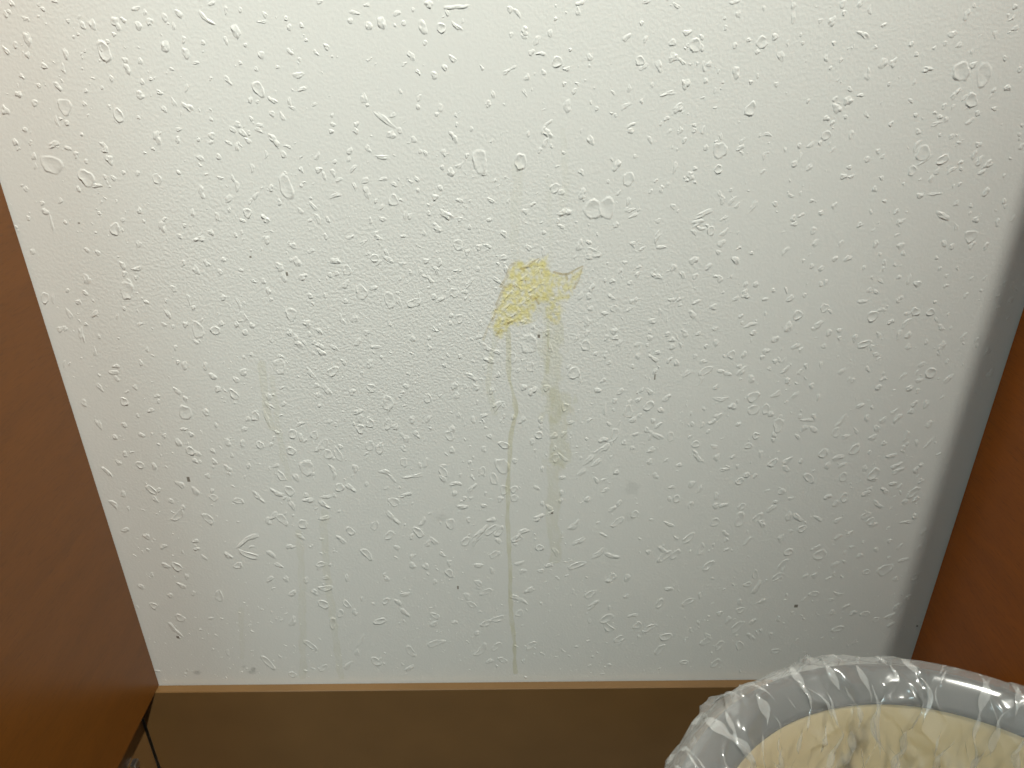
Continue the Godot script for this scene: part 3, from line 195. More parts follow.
const RUNS := [   # points, half width, strength, tint
	[[Vector2(-0.0040, 0.5785), Vector2(-0.0036, 0.5571), Vector2(-0.0034, 0.5325), Vector2(0.0004, 0.5147), Vector2(0.0030, 0.4965), Vector2(0.0021, 0.4943), Vector2(-0.0025, 0.4745), Vector2(-0.0047, 0.4375), Vector2(-0.0065, 0.3715), Vector2(-0.0049, 0.3193), Vector2(-0.0048, 0.2585), Vector2(-0.0012, 0.2153), Vector2(-0.0007, 0.1689)], 0.0022, 0.42, Color(0.86, 0.845, 0.70)],
	[[Vector2(0.0292, 0.6012), Vector2(0.0337, 0.5804), Vector2(0.0351, 0.5566), Vector2(0.0345, 0.5270), Vector2(0.0361, 0.4961)], 0.0105, 0.22, Color(0.86, 0.845, 0.70)],
	[[Vector2(0.0416, 0.5094), Vector2(0.0427, 0.4860), Vector2(0.0410, 0.4495)], 0.0125, 0.22, Color(0.86, 0.845, 0.70)],
	[[Vector2(0.0399, 0.4495), Vector2(0.0370, 0.4112), Vector2(0.0385, 0.3846), Vector2(0.0405, 0.3285)], 0.0065, 0.16, Color(0.86, 0.845, 0.70)],
	[[Vector2(-0.0137, 0.5763), Vector2(-0.0186, 0.5524), Vector2(-0.0209, 0.5277), Vector2(-0.0175, 0.4968)], 0.0030, 0.16, Color(0.86, 0.845, 0.70)],
	[[Vector2(0.0304, 0.5851), Vector2(0.0308, 0.5567), Vector2(0.0299, 0.5371)], 0.0014, 0.25, Color(0.86, 0.845, 0.70)],
	[[Vector2(-0.2177, 0.5487), Vector2(-0.2208, 0.5105), Vector2(-0.2186, 0.4830)], 0.0035, 0.16, Color(0.86, 0.845, 0.70)],
	[[Vector2(-0.2106, 0.5345), Vector2(-0.2140, 0.4701), Vector2(-0.2113, 0.4275)], 0.0030, 0.10, Color(0.86, 0.845, 0.70)],
	[[Vector2(-0.2109, 0.3650), Vector2(-0.2177, 0.2908), Vector2(-0.2331, 0.1660)], 0.0040, 0.12, Color(0.86, 0.845, 0.70)],
	[[Vector2(-0.1830, 0.3879), Vector2(-0.1899, 0.3159), Vector2(-0.1904, 0.2370), Vector2(-0.1924, 0.1654)], 0.0040, 0.13, Color(0.86, 0.845, 0.70)],
	[[Vector2(-0.2847, 0.2654), Vector2(-0.2951, 0.1962)], 0.0030, 0.08, Color(0.86, 0.845, 0.70)],
	[[Vector2(0.0049, 0.7154), Vector2(0.0039, 0.6806), Vector2(0.0027, 0.6379)], 0.0040, 0.07, Color(0.86, 0.845, 0.70)],
	[[Vector2(0.0396, 0.7408), Vector2(0.0427, 0.7036), Vector2(0.0402, 0.6762)], 0.0030, 0.06, Color(0.86, 0.845, 0.70)],
	[[Vector2(0.0288, 0.7037), Vector2(0.0328, 0.6376)], 0.0020, 0.05, Color(0.86, 0.845, 0.70)],
	[[Vector2(-0.0092, 0.6169), Vector2(-0.0045, 0.6244), Vector2(-0.0019, 0.6344), Vector2(0.0023, 0.6369)], 0.0010, 0.30, Color(0.66, 0.55, 0.30)],
	[[Vector2(-0.0067, 0.6169), Vector2(0.0000, 0.6177), Vector2(0.0063, 0.6154)], 0.0010, 0.24, Color(0.66, 0.55, 0.30)],
	[[Vector2(0.0072, 0.6321), Vector2(0.0122, 0.6334), Vector2(0.0163, 0.6376), Vector2(0.0225, 0.6406)], 0.0010, 0.30, Color(0.66, 0.55, 0.30)],
	[[Vector2(0.0347, 0.6288), Vector2(0.0414, 0.6269), Vector2(0.0465, 0.6273), Vector2(0.0521, 0.6307), Vector2(0.0578, 0.6337)], 0.0010, 0.45, Color(0.66, 0.55, 0.30)],
	[[Vector2(0.0574, 0.6320), Vector2(0.0556, 0.6233), Vector2(0.0513, 0.6149)], 0.0010, 0.33, Color(0.66, 0.55, 0.30)],
	[[Vector2(0.0445, 0.6269), Vector2(0.0456, 0.6229)], 0.0010, 0.30, Color(0.66, 0.55, 0.30)],
	[[Vector2(0.0196, 0.6063), Vector2(0.0224, 0.6013)], 0.0010, 0.36, Color(0.66, 0.55, 0.30)],
	[[Vector2(-0.0133, 0.6006), Vector2(-0.0093, 0.6107), Vector2(-0.0063, 0.6156)], 0.0010, 0.27, Color(0.66, 0.55, 0.30)],
	[[Vector2(-0.0166, 0.5857), Vector2(-0.0142, 0.5944), Vector2(-0.0111, 0.6017)], 0.0010, 0.21, Color(0.66, 0.55, 0.30)],
	[[Vector2(-0.0093, 0.5809), Vector2(-0.0039, 0.5846), Vector2(0.0019, 0.5859)], 0.0010, 0.24, Color(0.66, 0.55, 0.30)],
	[[Vector2(-0.0138, 0.5727), Vector2(-0.0098, 0.5786), Vector2(-0.0073, 0.5762)], 0.0010, 0.27, Color(0.66, 0.55, 0.30)],
	[[Vector2(0.0143, 0.6082), Vector2(0.0185, 0.6054), Vector2(0.0227, 0.6081)], 0.0010, 0.24, Color(0.66, 0.55, 0.30)],
	[[Vector2(-0.0247, 0.5693), Vector2(-0.0205, 0.5811), Vector2(-0.0165, 0.5891)], 0.0010, 0.18, Color(0.66, 0.55, 0.30)],
]
const SPECKS := [[-0.3058, 0.4282, 0.0012, 0.0023], [-0.1839, 0.6297, 0.0006, 0.0013], [0.1247, 0.5314, 0.0004, 0.0025], [-0.0582, 0.2919, 0.0005, 0.0020], [-0.3423, 0.6738, 0.0004, 0.0003], [0.0365, 0.3849, 0.0009, 0.0009], [0.2919, 0.2622, 0.0018, 0.0016], [0.0227, 0.5719, 0.0007, 0.0014], [-0.2113, 0.6444, 0.0004, 0.0006], [-0.3582, 0.2270, 0.0012, 0.0014], [0.4246, 0.2323, 0.0006, 0.0011]]   # dark specks: x, y, half width, half height
const SMUDGES := [[-0.2871, 0.1754, 0.0060, 0.40], [-0.3485, 0.1747, 0.0050, 0.30], [0.1120, 0.4133, 0.0090, 0.13], [-0.0719, 0.3803, 0.0070, 0.13], [0.1102, 0.3792, 0.0060, 0.10], [-0.2959, 0.1816, 0.0040, 0.20]]   # grey scuffs: x, y, radius, strength

var mat := {}
var taken := {}


func _ready() -> void:
	make_camera_and_light()
	make_materials()
	make_room()
	make_wall()
	make_baseboard()
	make_cabinet("wooden_cabinet", "brown wooden cabinet side standing to the left of the stained white wall", GAP_LEFT, -1.0, 0.5, 0.26)
	make_cabinet("wooden_cabinet", "reddish brown wooden cabinet beside the wastebasket, in its own shade", GAP_RIGHT, 1.0, 0.5, 0.26)
	make_bin(Vector3(0.235, 0.432, 0.393))


# ------------------------------------------------------------------ camera, light

func make_camera_and_light() -> void:
	var cam := Camera3D.new()
	cam.name = "camera"
	cam.position = Vector3(0, 0.84, 0.6)
	cam.rotation = Vector3(-0.48218, 0.00129, -0.01084)
	cam.fov = 53.07
	cam.near = 0.02
	add_child(cam)
	var env := Environment.new()
	env.background_mode = Environment.BG_COLOR
	env.background_color = Color.BLACK
	env.ambient_light_source = Environment.AMBIENT_SOURCE_DISABLED
	env.tonemap_mode = Environment.TONE_MAPPER_LINEAR
	env.tonemap_exposure = 1.0
	env.sdfgi_enabled = true
	env.ssao_enabled = true
	env.ssil_enabled = true
	var we := WorldEnvironment.new()
	we.name = "environment"
	we.environment = env
	add_child(we)
	make_spotlight(Vector3(0.508, 2.36, 0.86), Vector3(-0.5, 1.3, 0.0), 48.0, 0.02, Color(1.0, 0.995, 0.95), 7.0)
	make_panel_light(Vector3(-0.95, 2.497, 1.7), Vector2(0.6, 0.6), Color(0.85, 0.98, 1.0), 1.6)


func make_spotlight(at: Vector3, aim: Vector3, half_angle: float, radius: float, tint: Color, energy: float) -> void:
	# a small swivelling ceiling spotlight; its head looks along its own -y
	var t := thing("ceiling_spotlight", "small white swivelling spotlight on the ceiling above the wastebasket", "spotlight", at)
	var down := (aim - at).normalized()
	var white := plain(Color(0.85, 0.85, 0.83), 0.4)
	part(t, "ceiling_mount", lathe([Vector2(0.0, 0.14), Vector2(0.05, 0.14), Vector2(0.055, 0.13), Vector2(0.05, 0.12), Vector2(0.012, 0.115), Vector2(0.012, 0.05), Vector2(0.0, 0.05)], 24), white)
	var head := part(t, "spotlight_head", lathe([Vector2(0.0, 0.09), Vector2(0.03, 0.085), Vector2(0.036, 0.07), Vector2(0.042, 0.0), Vector2(0.046, -0.012), Vector2(0.043, -0.012), Vector2(0.036, 0.004), Vector2(0.0, 0.006)], 32), white)
	head.basis = Basis(Quaternion(Vector3.DOWN, down))
	var glow := StandardMaterial3D.new()
	glow.albedo_color = Color(0.95, 0.94, 0.9)
	glow.emission_enabled = true
	glow.emission = tint
	glow.emission_energy_multiplier = 2.0
	var lens := part(head, "spotlight_lens", lathe([Vector2(0.0, 0.004), Vector2(0.034, 0.004), Vector2(0.032, 0.0), Vector2(0.0, -0.003)], 32), glow)
	lens.position = Vector3(0, 0.0, 0)
	var l := SpotLight3D.new()
	l.name = "spotlight_beam"
	l.light_color = tint
	l.light_energy = energy
	l.light_size = radius
	l.spot_angle = half_angle
	l.spot_angle_attenuation = 1.0
	l.spot_range = 12.0
	l.spot_attenuation = 2.0
	l.shadow_enabled = true
	l.position = at + down * 0.035
	l.basis = Basis.looking_at(down)
	add_child(l)


func make_panel_light(at: Vector3, size: Vector2, tint: Color, energy: float) -> void:
	var t := thing("ceiling_panel_light", "square white ceiling light panel with a slim frame", "ceiling light", at)
	var st := tool()
	bevel_box(st, Vector3(-size.x / 2 - 0.02, -0.012, -size.y / 2 - 0.02), Vector3(size.x / 2 + 0.02, 0.002, size.y / 2 + 0.02), 0.003)
	part(t, "frame", st.commit(), plain(Color(0.9, 0.9, 0.9), 0.4))
	var glow := StandardMaterial3D.new()
	glow.albedo_color = Color(0.95, 0.95, 0.95)
	glow.emission_enabled = true
	glow.emission = tint
	glow.emission_energy_multiplier = 0.8
	st = tool()
	bevel_box(st, Vector3(-size.x / 2, -0.016, -size.y / 2), Vector3(size.x / 2, -0.01, size.y / 2), 0.002)
	part(t, "diffuser", st.commit(), glow)
	var l := AreaLight3D.new()
	l.name = "panel_light"
	l.area_size = size
	l.light_color = tint
	l.light_energy = energy
	l.area_range = 12.0
	l.area_attenuation = 2.0
	l.shadow_enabled = true
	l.position = at + Vector3(0, -0.02, 0)
	l.rotation_degrees = Vector3(-90, 0, 0)
	add_child(l)


# ------------------------------------------------------------------ helpers

func numbered(called: String) -> String:
	if not taken.has(called):
		taken[called] = 0
		return called
	taken[called] += 1
	return "%s_%03d" % [called, taken[called]]


func thing(called: String, label: String, category: String, at := Vector3.ZERO) -> Node3D:
	var o := Node3D.new()
	o.name = numbered(called)
	o.position = at
	o.set_meta("label", label)
	o.set_meta("category", category)
	add_child(o)
	return o


func part(parent: Node, called: String, mesh: Mesh, material: Material) -> MeshInstance3D:
	var o := MeshInstance3D.new()
	o.name = called
	o.mesh = mesh
	if material:
		o.material_override = material
	parent.add_child(o, true)
	return o


func structure(called: String, mesh: Mesh, material: Material) -> MeshInstance3D:
	var o := part(self, called, mesh, material)
	o.set_meta("kind", "structure")
	return o


func plain(c: Color, rough: float) -> StandardMaterial3D:
	var m := StandardMaterial3D.new()
	m.albedo_color = c
	m.roughness = rough
	return m


func tool() -> SurfaceTool:
	var st := SurfaceTool.new()
	st.begin(Mesh.PRIMITIVE_TRIANGLES)
	return st


func face(st: SurfaceTool, pts: Array, out: Vector3, turn_uv := false) -> void:
	# a flat convex face with the given outward normal, uv in metres
	for i in range(1, pts.size() - 1):
		var a: Vector3 = pts[0]
		var b: Vector3 = pts[i]
		var c: Vector3 = pts[i + 1]
		if (b - a).cross(c - a).dot(out) > 0:
			var s := b
			b = c
			c = s
		for p: Vector3 in [a, b, c]:
			st.set_normal(out)
			var uv := Vector2(p.x, -p.y)
			if absf(out.x) > 0.7:
				uv = Vector2(p.z, -p.y)
			elif absf(out.y) > 0.7:
				uv = Vector2(p.x, p.z)
			if turn_uv:
				uv = Vector2(uv.y, uv.x)
			st.set_uv(uv)
			st.add_vertex(p)


func bevel_box(st: SurfaceTool, lo: Vector3, hi: Vector3, b: float, turn_uv := false) -> void:
	# a box with chamfered edges
	var mid := (lo + hi) / 2
	var half := (hi - lo) / 2
	for axis in 3:
		var u := (axis + 1) % 3
		var w := (axis + 2) % 3
		for s: float in [-1.0, 1.0]:
			var out := Vector3.ZERO
			out[axis] = s
			var pts := []
			for q: Vector2 in [Vector2(-1, -1), Vector2(1, -1), Vector2(1, 1), Vector2(-1, 1)]:
				var p := mid
				p[axis] += s * half[axis]
				p[u] += q.x * (half[u] - b)
				p[w] += q.y * (half[w] - b)
				pts.append(p)
			face(st, pts, out, turn_uv)
		for s1: float in [-1.0, 1.0]:
			for s2: float in [-1.0, 1.0]:
				var out := Vector3.ZERO
				out[u] = s1
				out[w] = s2
				var pts := []
				for q: Vector2 in [Vector2(-1, 0), Vector2(1, 0), Vector2(1, 1), Vector2(-1, 1)]:
					var p := mid
					p[axis] += q.x * (half[axis] - b)
					p[u] += s1 * (half[u] - (b if q.y > 0 else 0.0))
					p[w] += s2 * (half[w] - (0.0 if q.y > 0 else b))
					pts.append(p)
				face(st, pts, out.normalized(), turn_uv)
	for sx: float in [-1.0, 1.0]:
		for sy: float in [-1.0, 1.0]:
			for sz: float in [-1.0, 1.0]:
				var s := Vector3(sx, sy, sz)
				var c := mid + half * s
				face(st, [c - Vector3(0, sy, sz) * b, c - Vector3(sx, 0, sz) * b, c - Vector3(sx, sy, 0) * b], s.normalized(), turn_uv)


func grid_mesh(rows: Array, closed: bool, uvs: Array = [], colors: Array = []) -> ArrayMesh:
	# rows of points joined into one smooth surface; closed joins the last column to the first
	var nv := rows.size()
	var nu: int = rows[0].size()
	var v := PackedVector3Array()
	var n := PackedVector3Array()
	var uv := PackedVector2Array()
	var cols := PackedColorArray()
	var idx := PackedInt32Array()
	for j in nv:
		v.append_array(PackedVector3Array(rows[j]))
		if uvs:
			uv.append_array(PackedVector2Array(uvs[j]))
		if colors:
			cols.append_array(PackedColorArray(colors[j]))
	n.resize(v.size())
	for j in nv - 1:
		for i in (nu if closed else nu - 1):
			var k := (i + 1) % nu
			var a := j * nu + i
			var b := j * nu + k
			var c := (j + 1) * nu + k
			var d := (j + 1) * nu + i
			idx.append_array([a, b, c, a, c, d])
			var fn := (v[c] - v[a]).cross(v[d] - v[b])
			n[a] -= fn
			n[b] -= fn
			n[c] -= fn
			n[d] -= fn
	for i in n.size():
		n[i] = n[i].normalized() if n[i].length_squared() > 1e-20 else Vector3.UP
	var arr := []
	arr.resize(Mesh.ARRAY_MAX)
	arr[Mesh.ARRAY_VERTEX] = v
	arr[Mesh.ARRAY_NORMAL] = n
	if uvs:
		arr[Mesh.ARRAY_TEX_UV] = uv
	if colors:
		arr[Mesh.ARRAY_COLOR] = cols
	arr[Mesh.ARRAY_INDEX] = idx
	var m := ArrayMesh.new()
	m.add_surface_from_arrays(Mesh.PRIMITIVE_TRIANGLES, arr)
	return m


func lathe(profile: Array, sides: int) -> ArrayMesh:
	var rows := []
	var uvs := []
	for p: Vector2 in profile:
		var row := []
		var uvr := []
		for i in sides:
			var a := TAU * i / sides
			row.append(Vector3(p.x * cos(a), p.y, p.x * sin(a)))
			uvr.append(Vector2(float(i) / sides, p.y))
		rows.append(row)
		uvs.append(uvr)
	return grid_mesh(rows, true, uvs)


# ------------------------------------------------------------------ materials

func noise(seed_: int, freq: float, octaves := 3, kind := FastNoiseLite.TYPE_SIMPLEX_SMOOTH) -> FastNoiseLite:
	var f := FastNoiseLite.new()
	f.seed = seed_
	f.frequency = freq
	f.noise_type = kind
	f.fractal_type = FastNoiseLite.FRACTAL_FBM if octaves > 1 else FastNoiseLite.FRACTAL_NONE
	f.fractal_octaves = octaves
	return f


func make_materials() -> void:
	mat.wall = plain(Color.WHITE, 0.36)
	mat.wall.albedo_texture = ImageTexture.create_from_image(stain_image())
	mat.wall.metallic_specular = 0.5
	mat.wall.heightmap_enabled = true
	mat.wall.heightmap_texture = ImageTexture.create_from_image(peel_image())
	mat.wall.heightmap_scale = 0.04
	mat.wall_far = plain(PAINT, 0.5)
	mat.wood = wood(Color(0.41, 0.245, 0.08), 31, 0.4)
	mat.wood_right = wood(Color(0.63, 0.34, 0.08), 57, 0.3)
	mat.base = plain(Color(0.48, 0.36, 0.215), 0.36)
	var bn := noise(9, 0.02, 3)
	mat.base.albedo_texture = ImageTexture.create_from_image(tinted(bn, Color(0.93, 0.93, 0.93), Color(1, 1, 1), 256))
	mat.base.uv1_triplanar = true
	mat.base.uv1_scale = Vector3(1.5, 1.5, 1.5)
	mat.steel = plain(Color(0.75, 0.75, 0.75), 0.3)
	mat.steel.metallic = 1.0


const PAINT := Color(0.885, 0.887, 0.875)


func tinted(f: FastNoiseLite, low: Color, high: Color, side: int) -> Image:
	var im := Image.create(side, side, false, Image.FORMAT_RGB8)
	var src := f.get_seamless_image(side, side)
	for y in side:
		for x in side:
			im.set_pixel(x, y, low.lerp(high, src.get_pixel(x, y).r))
	return im


func wood(c: Color, seed_: int, gloss: float) -> StandardMaterial3D:
	# fine straight grain along the texture's u axis, one tile is 0.4 m
	var side := 768
	var im := Image.create(side, side, false, Image.FORMAT_RGB8)
	var fine := noise(seed_, 1.0, 2)
	var broad := noise(seed_ + 1, 1.0, 2)
	var pore := noise(seed_ + 2, 1.0, 1)
	for y in side:
		for x in side:
			var g := fine.get_noise_2d(x * 0.012, y * 0.16) * 0.5
			g += broad.get_noise_2d(x * 0.002, y * 0.018 + 0.3 * broad.get_noise_2d(x * 0.004, y * 0.004)) * 0.6
			var p := pore.get_noise_2d(x * 0.03, y * 0.45)
			var k := 1.0 + 0.07 * g - 0.11 * smoothstep(0.45, 0.8, p)
			im.set_pixel(x, y, Color(c.r * k, c.g * k, c.b * k))
	var m := plain(Color.WHITE, 0.3)
	m.albedo_texture = ImageTexture.create_from_image(im)
	m.uv1_scale = Vector3(2.5, 2.5, 1)
	m.metallic_specular = gloss
	return m


func peel_image() -> Image:
	# the fine orange-peel skin of the paint, rougher in the patch that was painted thicker around the stain
	var side := 2048
	var a := noise(4, 0.16, 2).get_image(side, side, false, false, false).get_data()
	var b := noise(5, 0.42, 2).get_image(side, side, false, false, false).get_data()
	var c := noise(6, 0.010, 3)
	var out := PackedByteArray()
	out.resize(side * side)
	var coarse := []
	for y in 65:
		for x in 65:
			var p := Vector2(PATCH.position.x + PATCH.size.x * x / 64.0, PATCH.position.y + PATCH.size.y * (1.0 - y / 64.0))
			var d := ((p - Vector2(-0.09, 0.585)) / Vector2(0.19, 0.135)).length()
			coarse.append(0.30 + 0.62 * smoothstep(1.5, 0.4, d + 0.5 * c.get_noise_2d(x * 8.0, y * 8.0)) + 0.18 * c.get_noise_2d(x * 6.0 + 500.0, y * 6.0))
	for y in side:
		var cy := y / 32
		for x in side:
			var k: float = coarse[cy * 65 + x / 32]
			var i := y * side + x
			out[i] = clampi(int(128.0 + k * ((a[i] - 128) * 0.85 + (b[i] - 128) * 0.45)), 0, 255)
	return Image.create_from_data(side, side, false, Image.FORMAT_L8, out)


func inside(poly: Array, p: Vector2) -> float:
	# signed distance to a polygon, positive inside
	var d := 1e9
	var odd := false
	for i in poly.size():
		var a: Vector2 = poly[i]
		var b: Vector2 = poly[(i + 1) % poly.size()]
		var q := Geometry2D.get_closest_point_to_segment(p, a, b)
		d = minf(d, p.distance_to(q))
		if (a.y > p.y) != (b.y > p.y) and p.x < (b.x - a.x) * (p.y - a.y) / (b.y - a.y) + a.x:
			odd = not odd
	return d if odd else -d


func stain_image() -> Image:
	var side := 2048
	var im := Image.create(side, side, false, Image.FORMAT_RGB8)
	im.fill(PAINT)
	var step := PATCH.size.x / side
	var wob := noise(11, 90.0, 3)
	var mottle := noise(12, 160.0, 3)
	var vein := noise(13, 120.0, 2)
	# the dried yellow patch
	var lo := Vector2(-0.03, 0.53)
	var hi := Vector2(0.085, 0.675)
	for y in range(int((1.22 - hi.y) / step), int((1.22 - lo.y) / step)):
		for x in range(int((lo.x + 0.55) / step), int((hi.x + 0.55) / step)):
			var p := Vector2(-0.55 + (x + 0.5) * step, 1.22 - (y + 0.5) * step)
			var j := Vector2(wob.get_noise_2d(p.x, p.y), wob.get_noise_2d(p.x + 3.0, p.y)) * 0.004
			var q := p + j
			var a := smoothstep(-0.0015, 0.004, inside(STAIN_OUTLINE, q))
			var e := smoothstep(-0.001, 0.004, inside(STAIN_EAR, q))
			var m := mottle.get_noise_2d(p.x, p.y * 0.8)
			var depth := maxf(a * (0.72 + 0.9 * m), e * (0.40 + 0.8 * m))
			depth = clampf(depth, 0.0, 1.1)
			var v := vein.get_noise_2d(p.x * 0.9 + p.y * 0.5, p.y * 0.9 - p.x * 0.5)
			var brown := smoothstep(0.09, 0.0, absf(v)) * maxf(a, e) * smoothstep(0.0, 0.5, mottle.get_noise_2d(p.x + 7.0, p.y)) * 0.6
			var c := PAINT * Color(1, 1, 1).lerp(Color(1.0, 0.965, 0.74), depth).lerp(Color(0.68, 0.58, 0.34), brown)
			im.set_pixel(x, y, c)
	# the runs that went down the wall
	for run: Array in RUNS:
		var pts: Array = run[0]
		var hw: float = run[1]
		var strength: float = run[2]
		var box := Rect2(pts[0], Vector2.ZERO)
		for p: Vector2 in pts:
			box = box.expand(p)
		box = box.grow(hw * 2.0 + 0.002)
		for y in range(int((1.22 - box.end.y) / step), int((1.22 - box.position.y) / step)):
			for x in range(int((box.position.x + 0.55) / step), int((box.end.x + 0.55) / step)):
				var p := Vector2(-0.55 + (x + 0.5) * step, 1.22 - (y + 0.5) * step)
				var d := 1e9
				for i in pts.size() - 1:
					d = minf(d, p.distance_to(Geometry2D.get_closest_point_to_segment(p, pts[i], pts[i + 1])))
				d += wob.get_noise_2d(p.x * 0.8, p.y * 0.35) * hw * 0.7
				var k := smoothstep(hw, hw * 0.55, d) * (0.75 + 0.5 * mottle.get_noise_2d(p.x * 0.7, p.y * 0.25)) * strength
				# a dried run leaves a slightly darker rim
				k += strength * 0.35 * smoothstep(hw * 0.35, 0.0, absf(d - hw * 0.75))
				if k > 0.004:
					var c := im.get_pixel(x, y)
					im.set_pixel(x, y, c * Color(1, 1, 1).lerp(run[3], clampf(k, 0, 1)))
	for s: Array in SMUDGES:
		var r: float = s[2]
		for y in range(int((1.22 - s[1] - r * 1.5) / step), int((1.22 - s[1] + r * 1.5) / step)):
			for x in range(int((s[0] - r * 1.5 + 0.55) / step), int((s[0] + r * 1.5 + 0.55) / step)):
				if x < 0 or y < 0 or x >= side or y >= side:
					continue
				var p := Vector2(-0.55 + (x + 0.5) * step, 1.22 - (y + 0.5) * step)
				var d: float = p.distance_to(Vector2(s[0], s[1])) / r + 0.7 * wob.get_noise_2d(p.x, p.y)
				var k: float = smoothstep(1.0, 0.3, d) * s[3] * (0.6 + 0.8 * absf(mottle.get_noise_2d(p.x * 1.5, p.y * 1.5)))
				var c := im.get_pixel(x, y)
				im.set_pixel(x, y, c * Color(1, 1, 1).lerp(Color(0.55, 0.56, 0.55), k))
	for s: Array in SPECKS:
		for y in range(int((1.22 - s[1] - s[3]) / step), int((1.22 - s[1] + s[3]) / step) + 1):
			for x in range(int((s[0] - s[2] + 0.55) / step), int((s[0] + s[2] + 0.55) / step) + 1):
				im.set_pixel(x, y, im.get_pixel(x, y).lerp(Color(0.3, 0.26, 0.22), 0.6))
	return im


# ------------------------------------------------------------------ setting

func make_room() -> void:
	var w := ROOM.x
	var h := ROOM.y
	var d := ROOM.z
	var st := tool()
	bevel_box(st, Vector3(-w - 0.1, -0.1, -0.1), Vector3(w + 0.1, 0.0, d + 0.1), 0.001)
	structure("floor", st.commit(), plain(Color(0.27, 0.22, 0.17), 0.5))
	st = tool()
	bevel_box(st, Vector3(-w - 0.1, h, -0.1), Vector3(w + 0.1, h + 0.1, d + 0.1), 0.001)
	structure("ceiling", st.commit(), plain(Color(0.8, 0.8, 0.79), 0.8))
	var beige := plain(Color(0.62, 0.62, 0.61), 0.7)
	st = tool()
	bevel_box(st, Vector3(-w - 0.1, 0, 0.0), Vector3(-w, h, d), 0.001)
	structure("wall_left", st.commit(), beige)
	st = tool()
	bevel_box(st, Vector3(w, 0, 0.0), Vector3(w + 0.1, h, d), 0.001)
	structure("wall_right", st.commit(), beige)
	st = tool()
	bevel_box(st, Vector3(-w - 0.1, 0, d), Vector3(w + 0.1, h, d + 0.1), 0.001)
	structure("wall_front", st.commit(), beige)


func wall_uv(p: Vector3) -> Vector2:
	return Vector2((p.x - PATCH.position.x) / PATCH.size.x, (PATCH.end.y - p.y) / PATCH.size.y)


func make_wall() -> void:
	var w := ROOM.x + 0.1
	var h := ROOM.y
	var x0 := PATCH.position.x
	var x1 := PATCH.end.x
	var y0 := PATCH.position.y
	var y1 := PATCH.end.y
	var mesh := ArrayMesh.new()
	var st := tool()
	for q: Vector2 in [Vector2(x0, y0), Vector2(x0, y1), Vector2(x1, y1), Vector2(x0, y0), Vector2(x1, y1), Vector2(x1, y0)]:
		st.set_normal(Vector3.BACK)
		st.set_uv(wall_uv(Vector3(q.x, q.y, 0)))
		st.add_vertex(Vector3(q.x, q.y, 0))
	st.generate_tangents()
	st.commit(mesh)
	st = tool()
	for r: Array in [[-w, x0, 0.0, h], [x1, w, 0.0, h], [x0, x1, 0.0, y0], [x0, x1, y1, h]]:
		face(st, [Vector3(r[0], r[2], 0), Vector3(r[1], r[2], 0), Vector3(r[1], r[3], 0), Vector3(r[0], r[3], 0)], Vector3.BACK)
	face(st, [Vector3(-w, 0, -0.1), Vector3(w, 0, -0.1), Vector3(w, h, -0.1), Vector3(-w, h, -0.1)], Vector3.FORWARD)
	face(st, [Vector3(-w, 0, -0.1), Vector3(w, 0, -0.1), Vector3(w, 0, 0), Vector3(-w, 0, 0)], Vector3.DOWN)
	face(st, [Vector3(-w, h, -0.1), Vector3(w, h, -0.1), Vector3(w, h, 0), Vector3(-w, h, 0)], Vector3.UP)
	for s: float in [-1.0, 1.0]:
		face(st, [Vector3(s * w, 0, -0.1), Vector3(s * w, h, -0.1), Vector3(s * w, h, 0), Vector3(s * w, 0, 0)], Vector3(s, 0, 0))
	st.commit(mesh)
	mesh.surface_set_material(0, mat.wall)
	mesh.surface_set_material(1, mat.wall_far)
	var wall := structure("wall_back", mesh, null)
	wall.set_meta("label", "white splatter textured wall with a yellow stain and drips")

	var rng := RandomNumberGenerator.new()
	rng.seed = 77
	var verts := PackedVector3Array()
	var norms := PackedVector3Array()
	var uvs := PackedVector2Array()
	var idx := PackedInt32Array()
	for i in SPLATS.size():
		var s: Array = SPLATS[i]
		var shape := splat(Vector2(s[0], s[1]) * 1e-4, s[2] * 1e-4, s[3] * 1e-4, deg_to_rad(s[4]), rng, i < 300)
		if i < 300:
			var m := ArrayMesh.new()
			m.add_surface_from_arrays(Mesh.PRIMITIVE_TRIANGLES, shape)
			part(wall, "paint_splat", m, mat.wall)
		else:
			join(verts, norms, uvs, idx, shape)
	# the small drops between them, and the same splatter further up, out of the photograph
	var thick := noise(21, 9.0, 2)
	for i in 5200:
		var p := Vector2(rng.randf_range(GAP_LEFT, GAP_RIGHT), rng.randf_range(BASE_TOP + 0.004, 1.2))
		var dense := 0.45 + 0.8 * thick.get_noise_2d(p.x, p.y) + 0.35 * smoothstep(0.3, 0.05, (p - Vector2(-0.08, 0.55)).length())
		var small := rng.randf() < 0.9 or p.y < 0.86
		if rng.randf() > dense and small:
			continue
		var wd := 0.0009 + 0.0026 * pow(rng.randf(), 2.5) if small else rng.randf_range(0.003, 0.009)
		join(verts, norms, uvs, idx, splat(p, wd, wd * rng.randf_range(1.0, 2.8), rng.randf_range(-1.2, 1.2), rng, false))
	var arr := []
	arr.resize(Mesh.ARRAY_MAX)
	arr[Mesh.ARRAY_VERTEX] = verts
	arr[Mesh.ARRAY_NORMAL] = norms
	arr[Mesh.ARRAY_TEX_UV] = uvs
	arr[Mesh.ARRAY_INDEX] = idx
	var rest := ArrayMesh.new()
	rest.add_surface_from_arrays(Mesh.PRIMITIVE_TRIANGLES, arr)
	var o := part(wall, "paint_droplets", rest, mat.wall)
	o.set_meta("kind", "stuff")


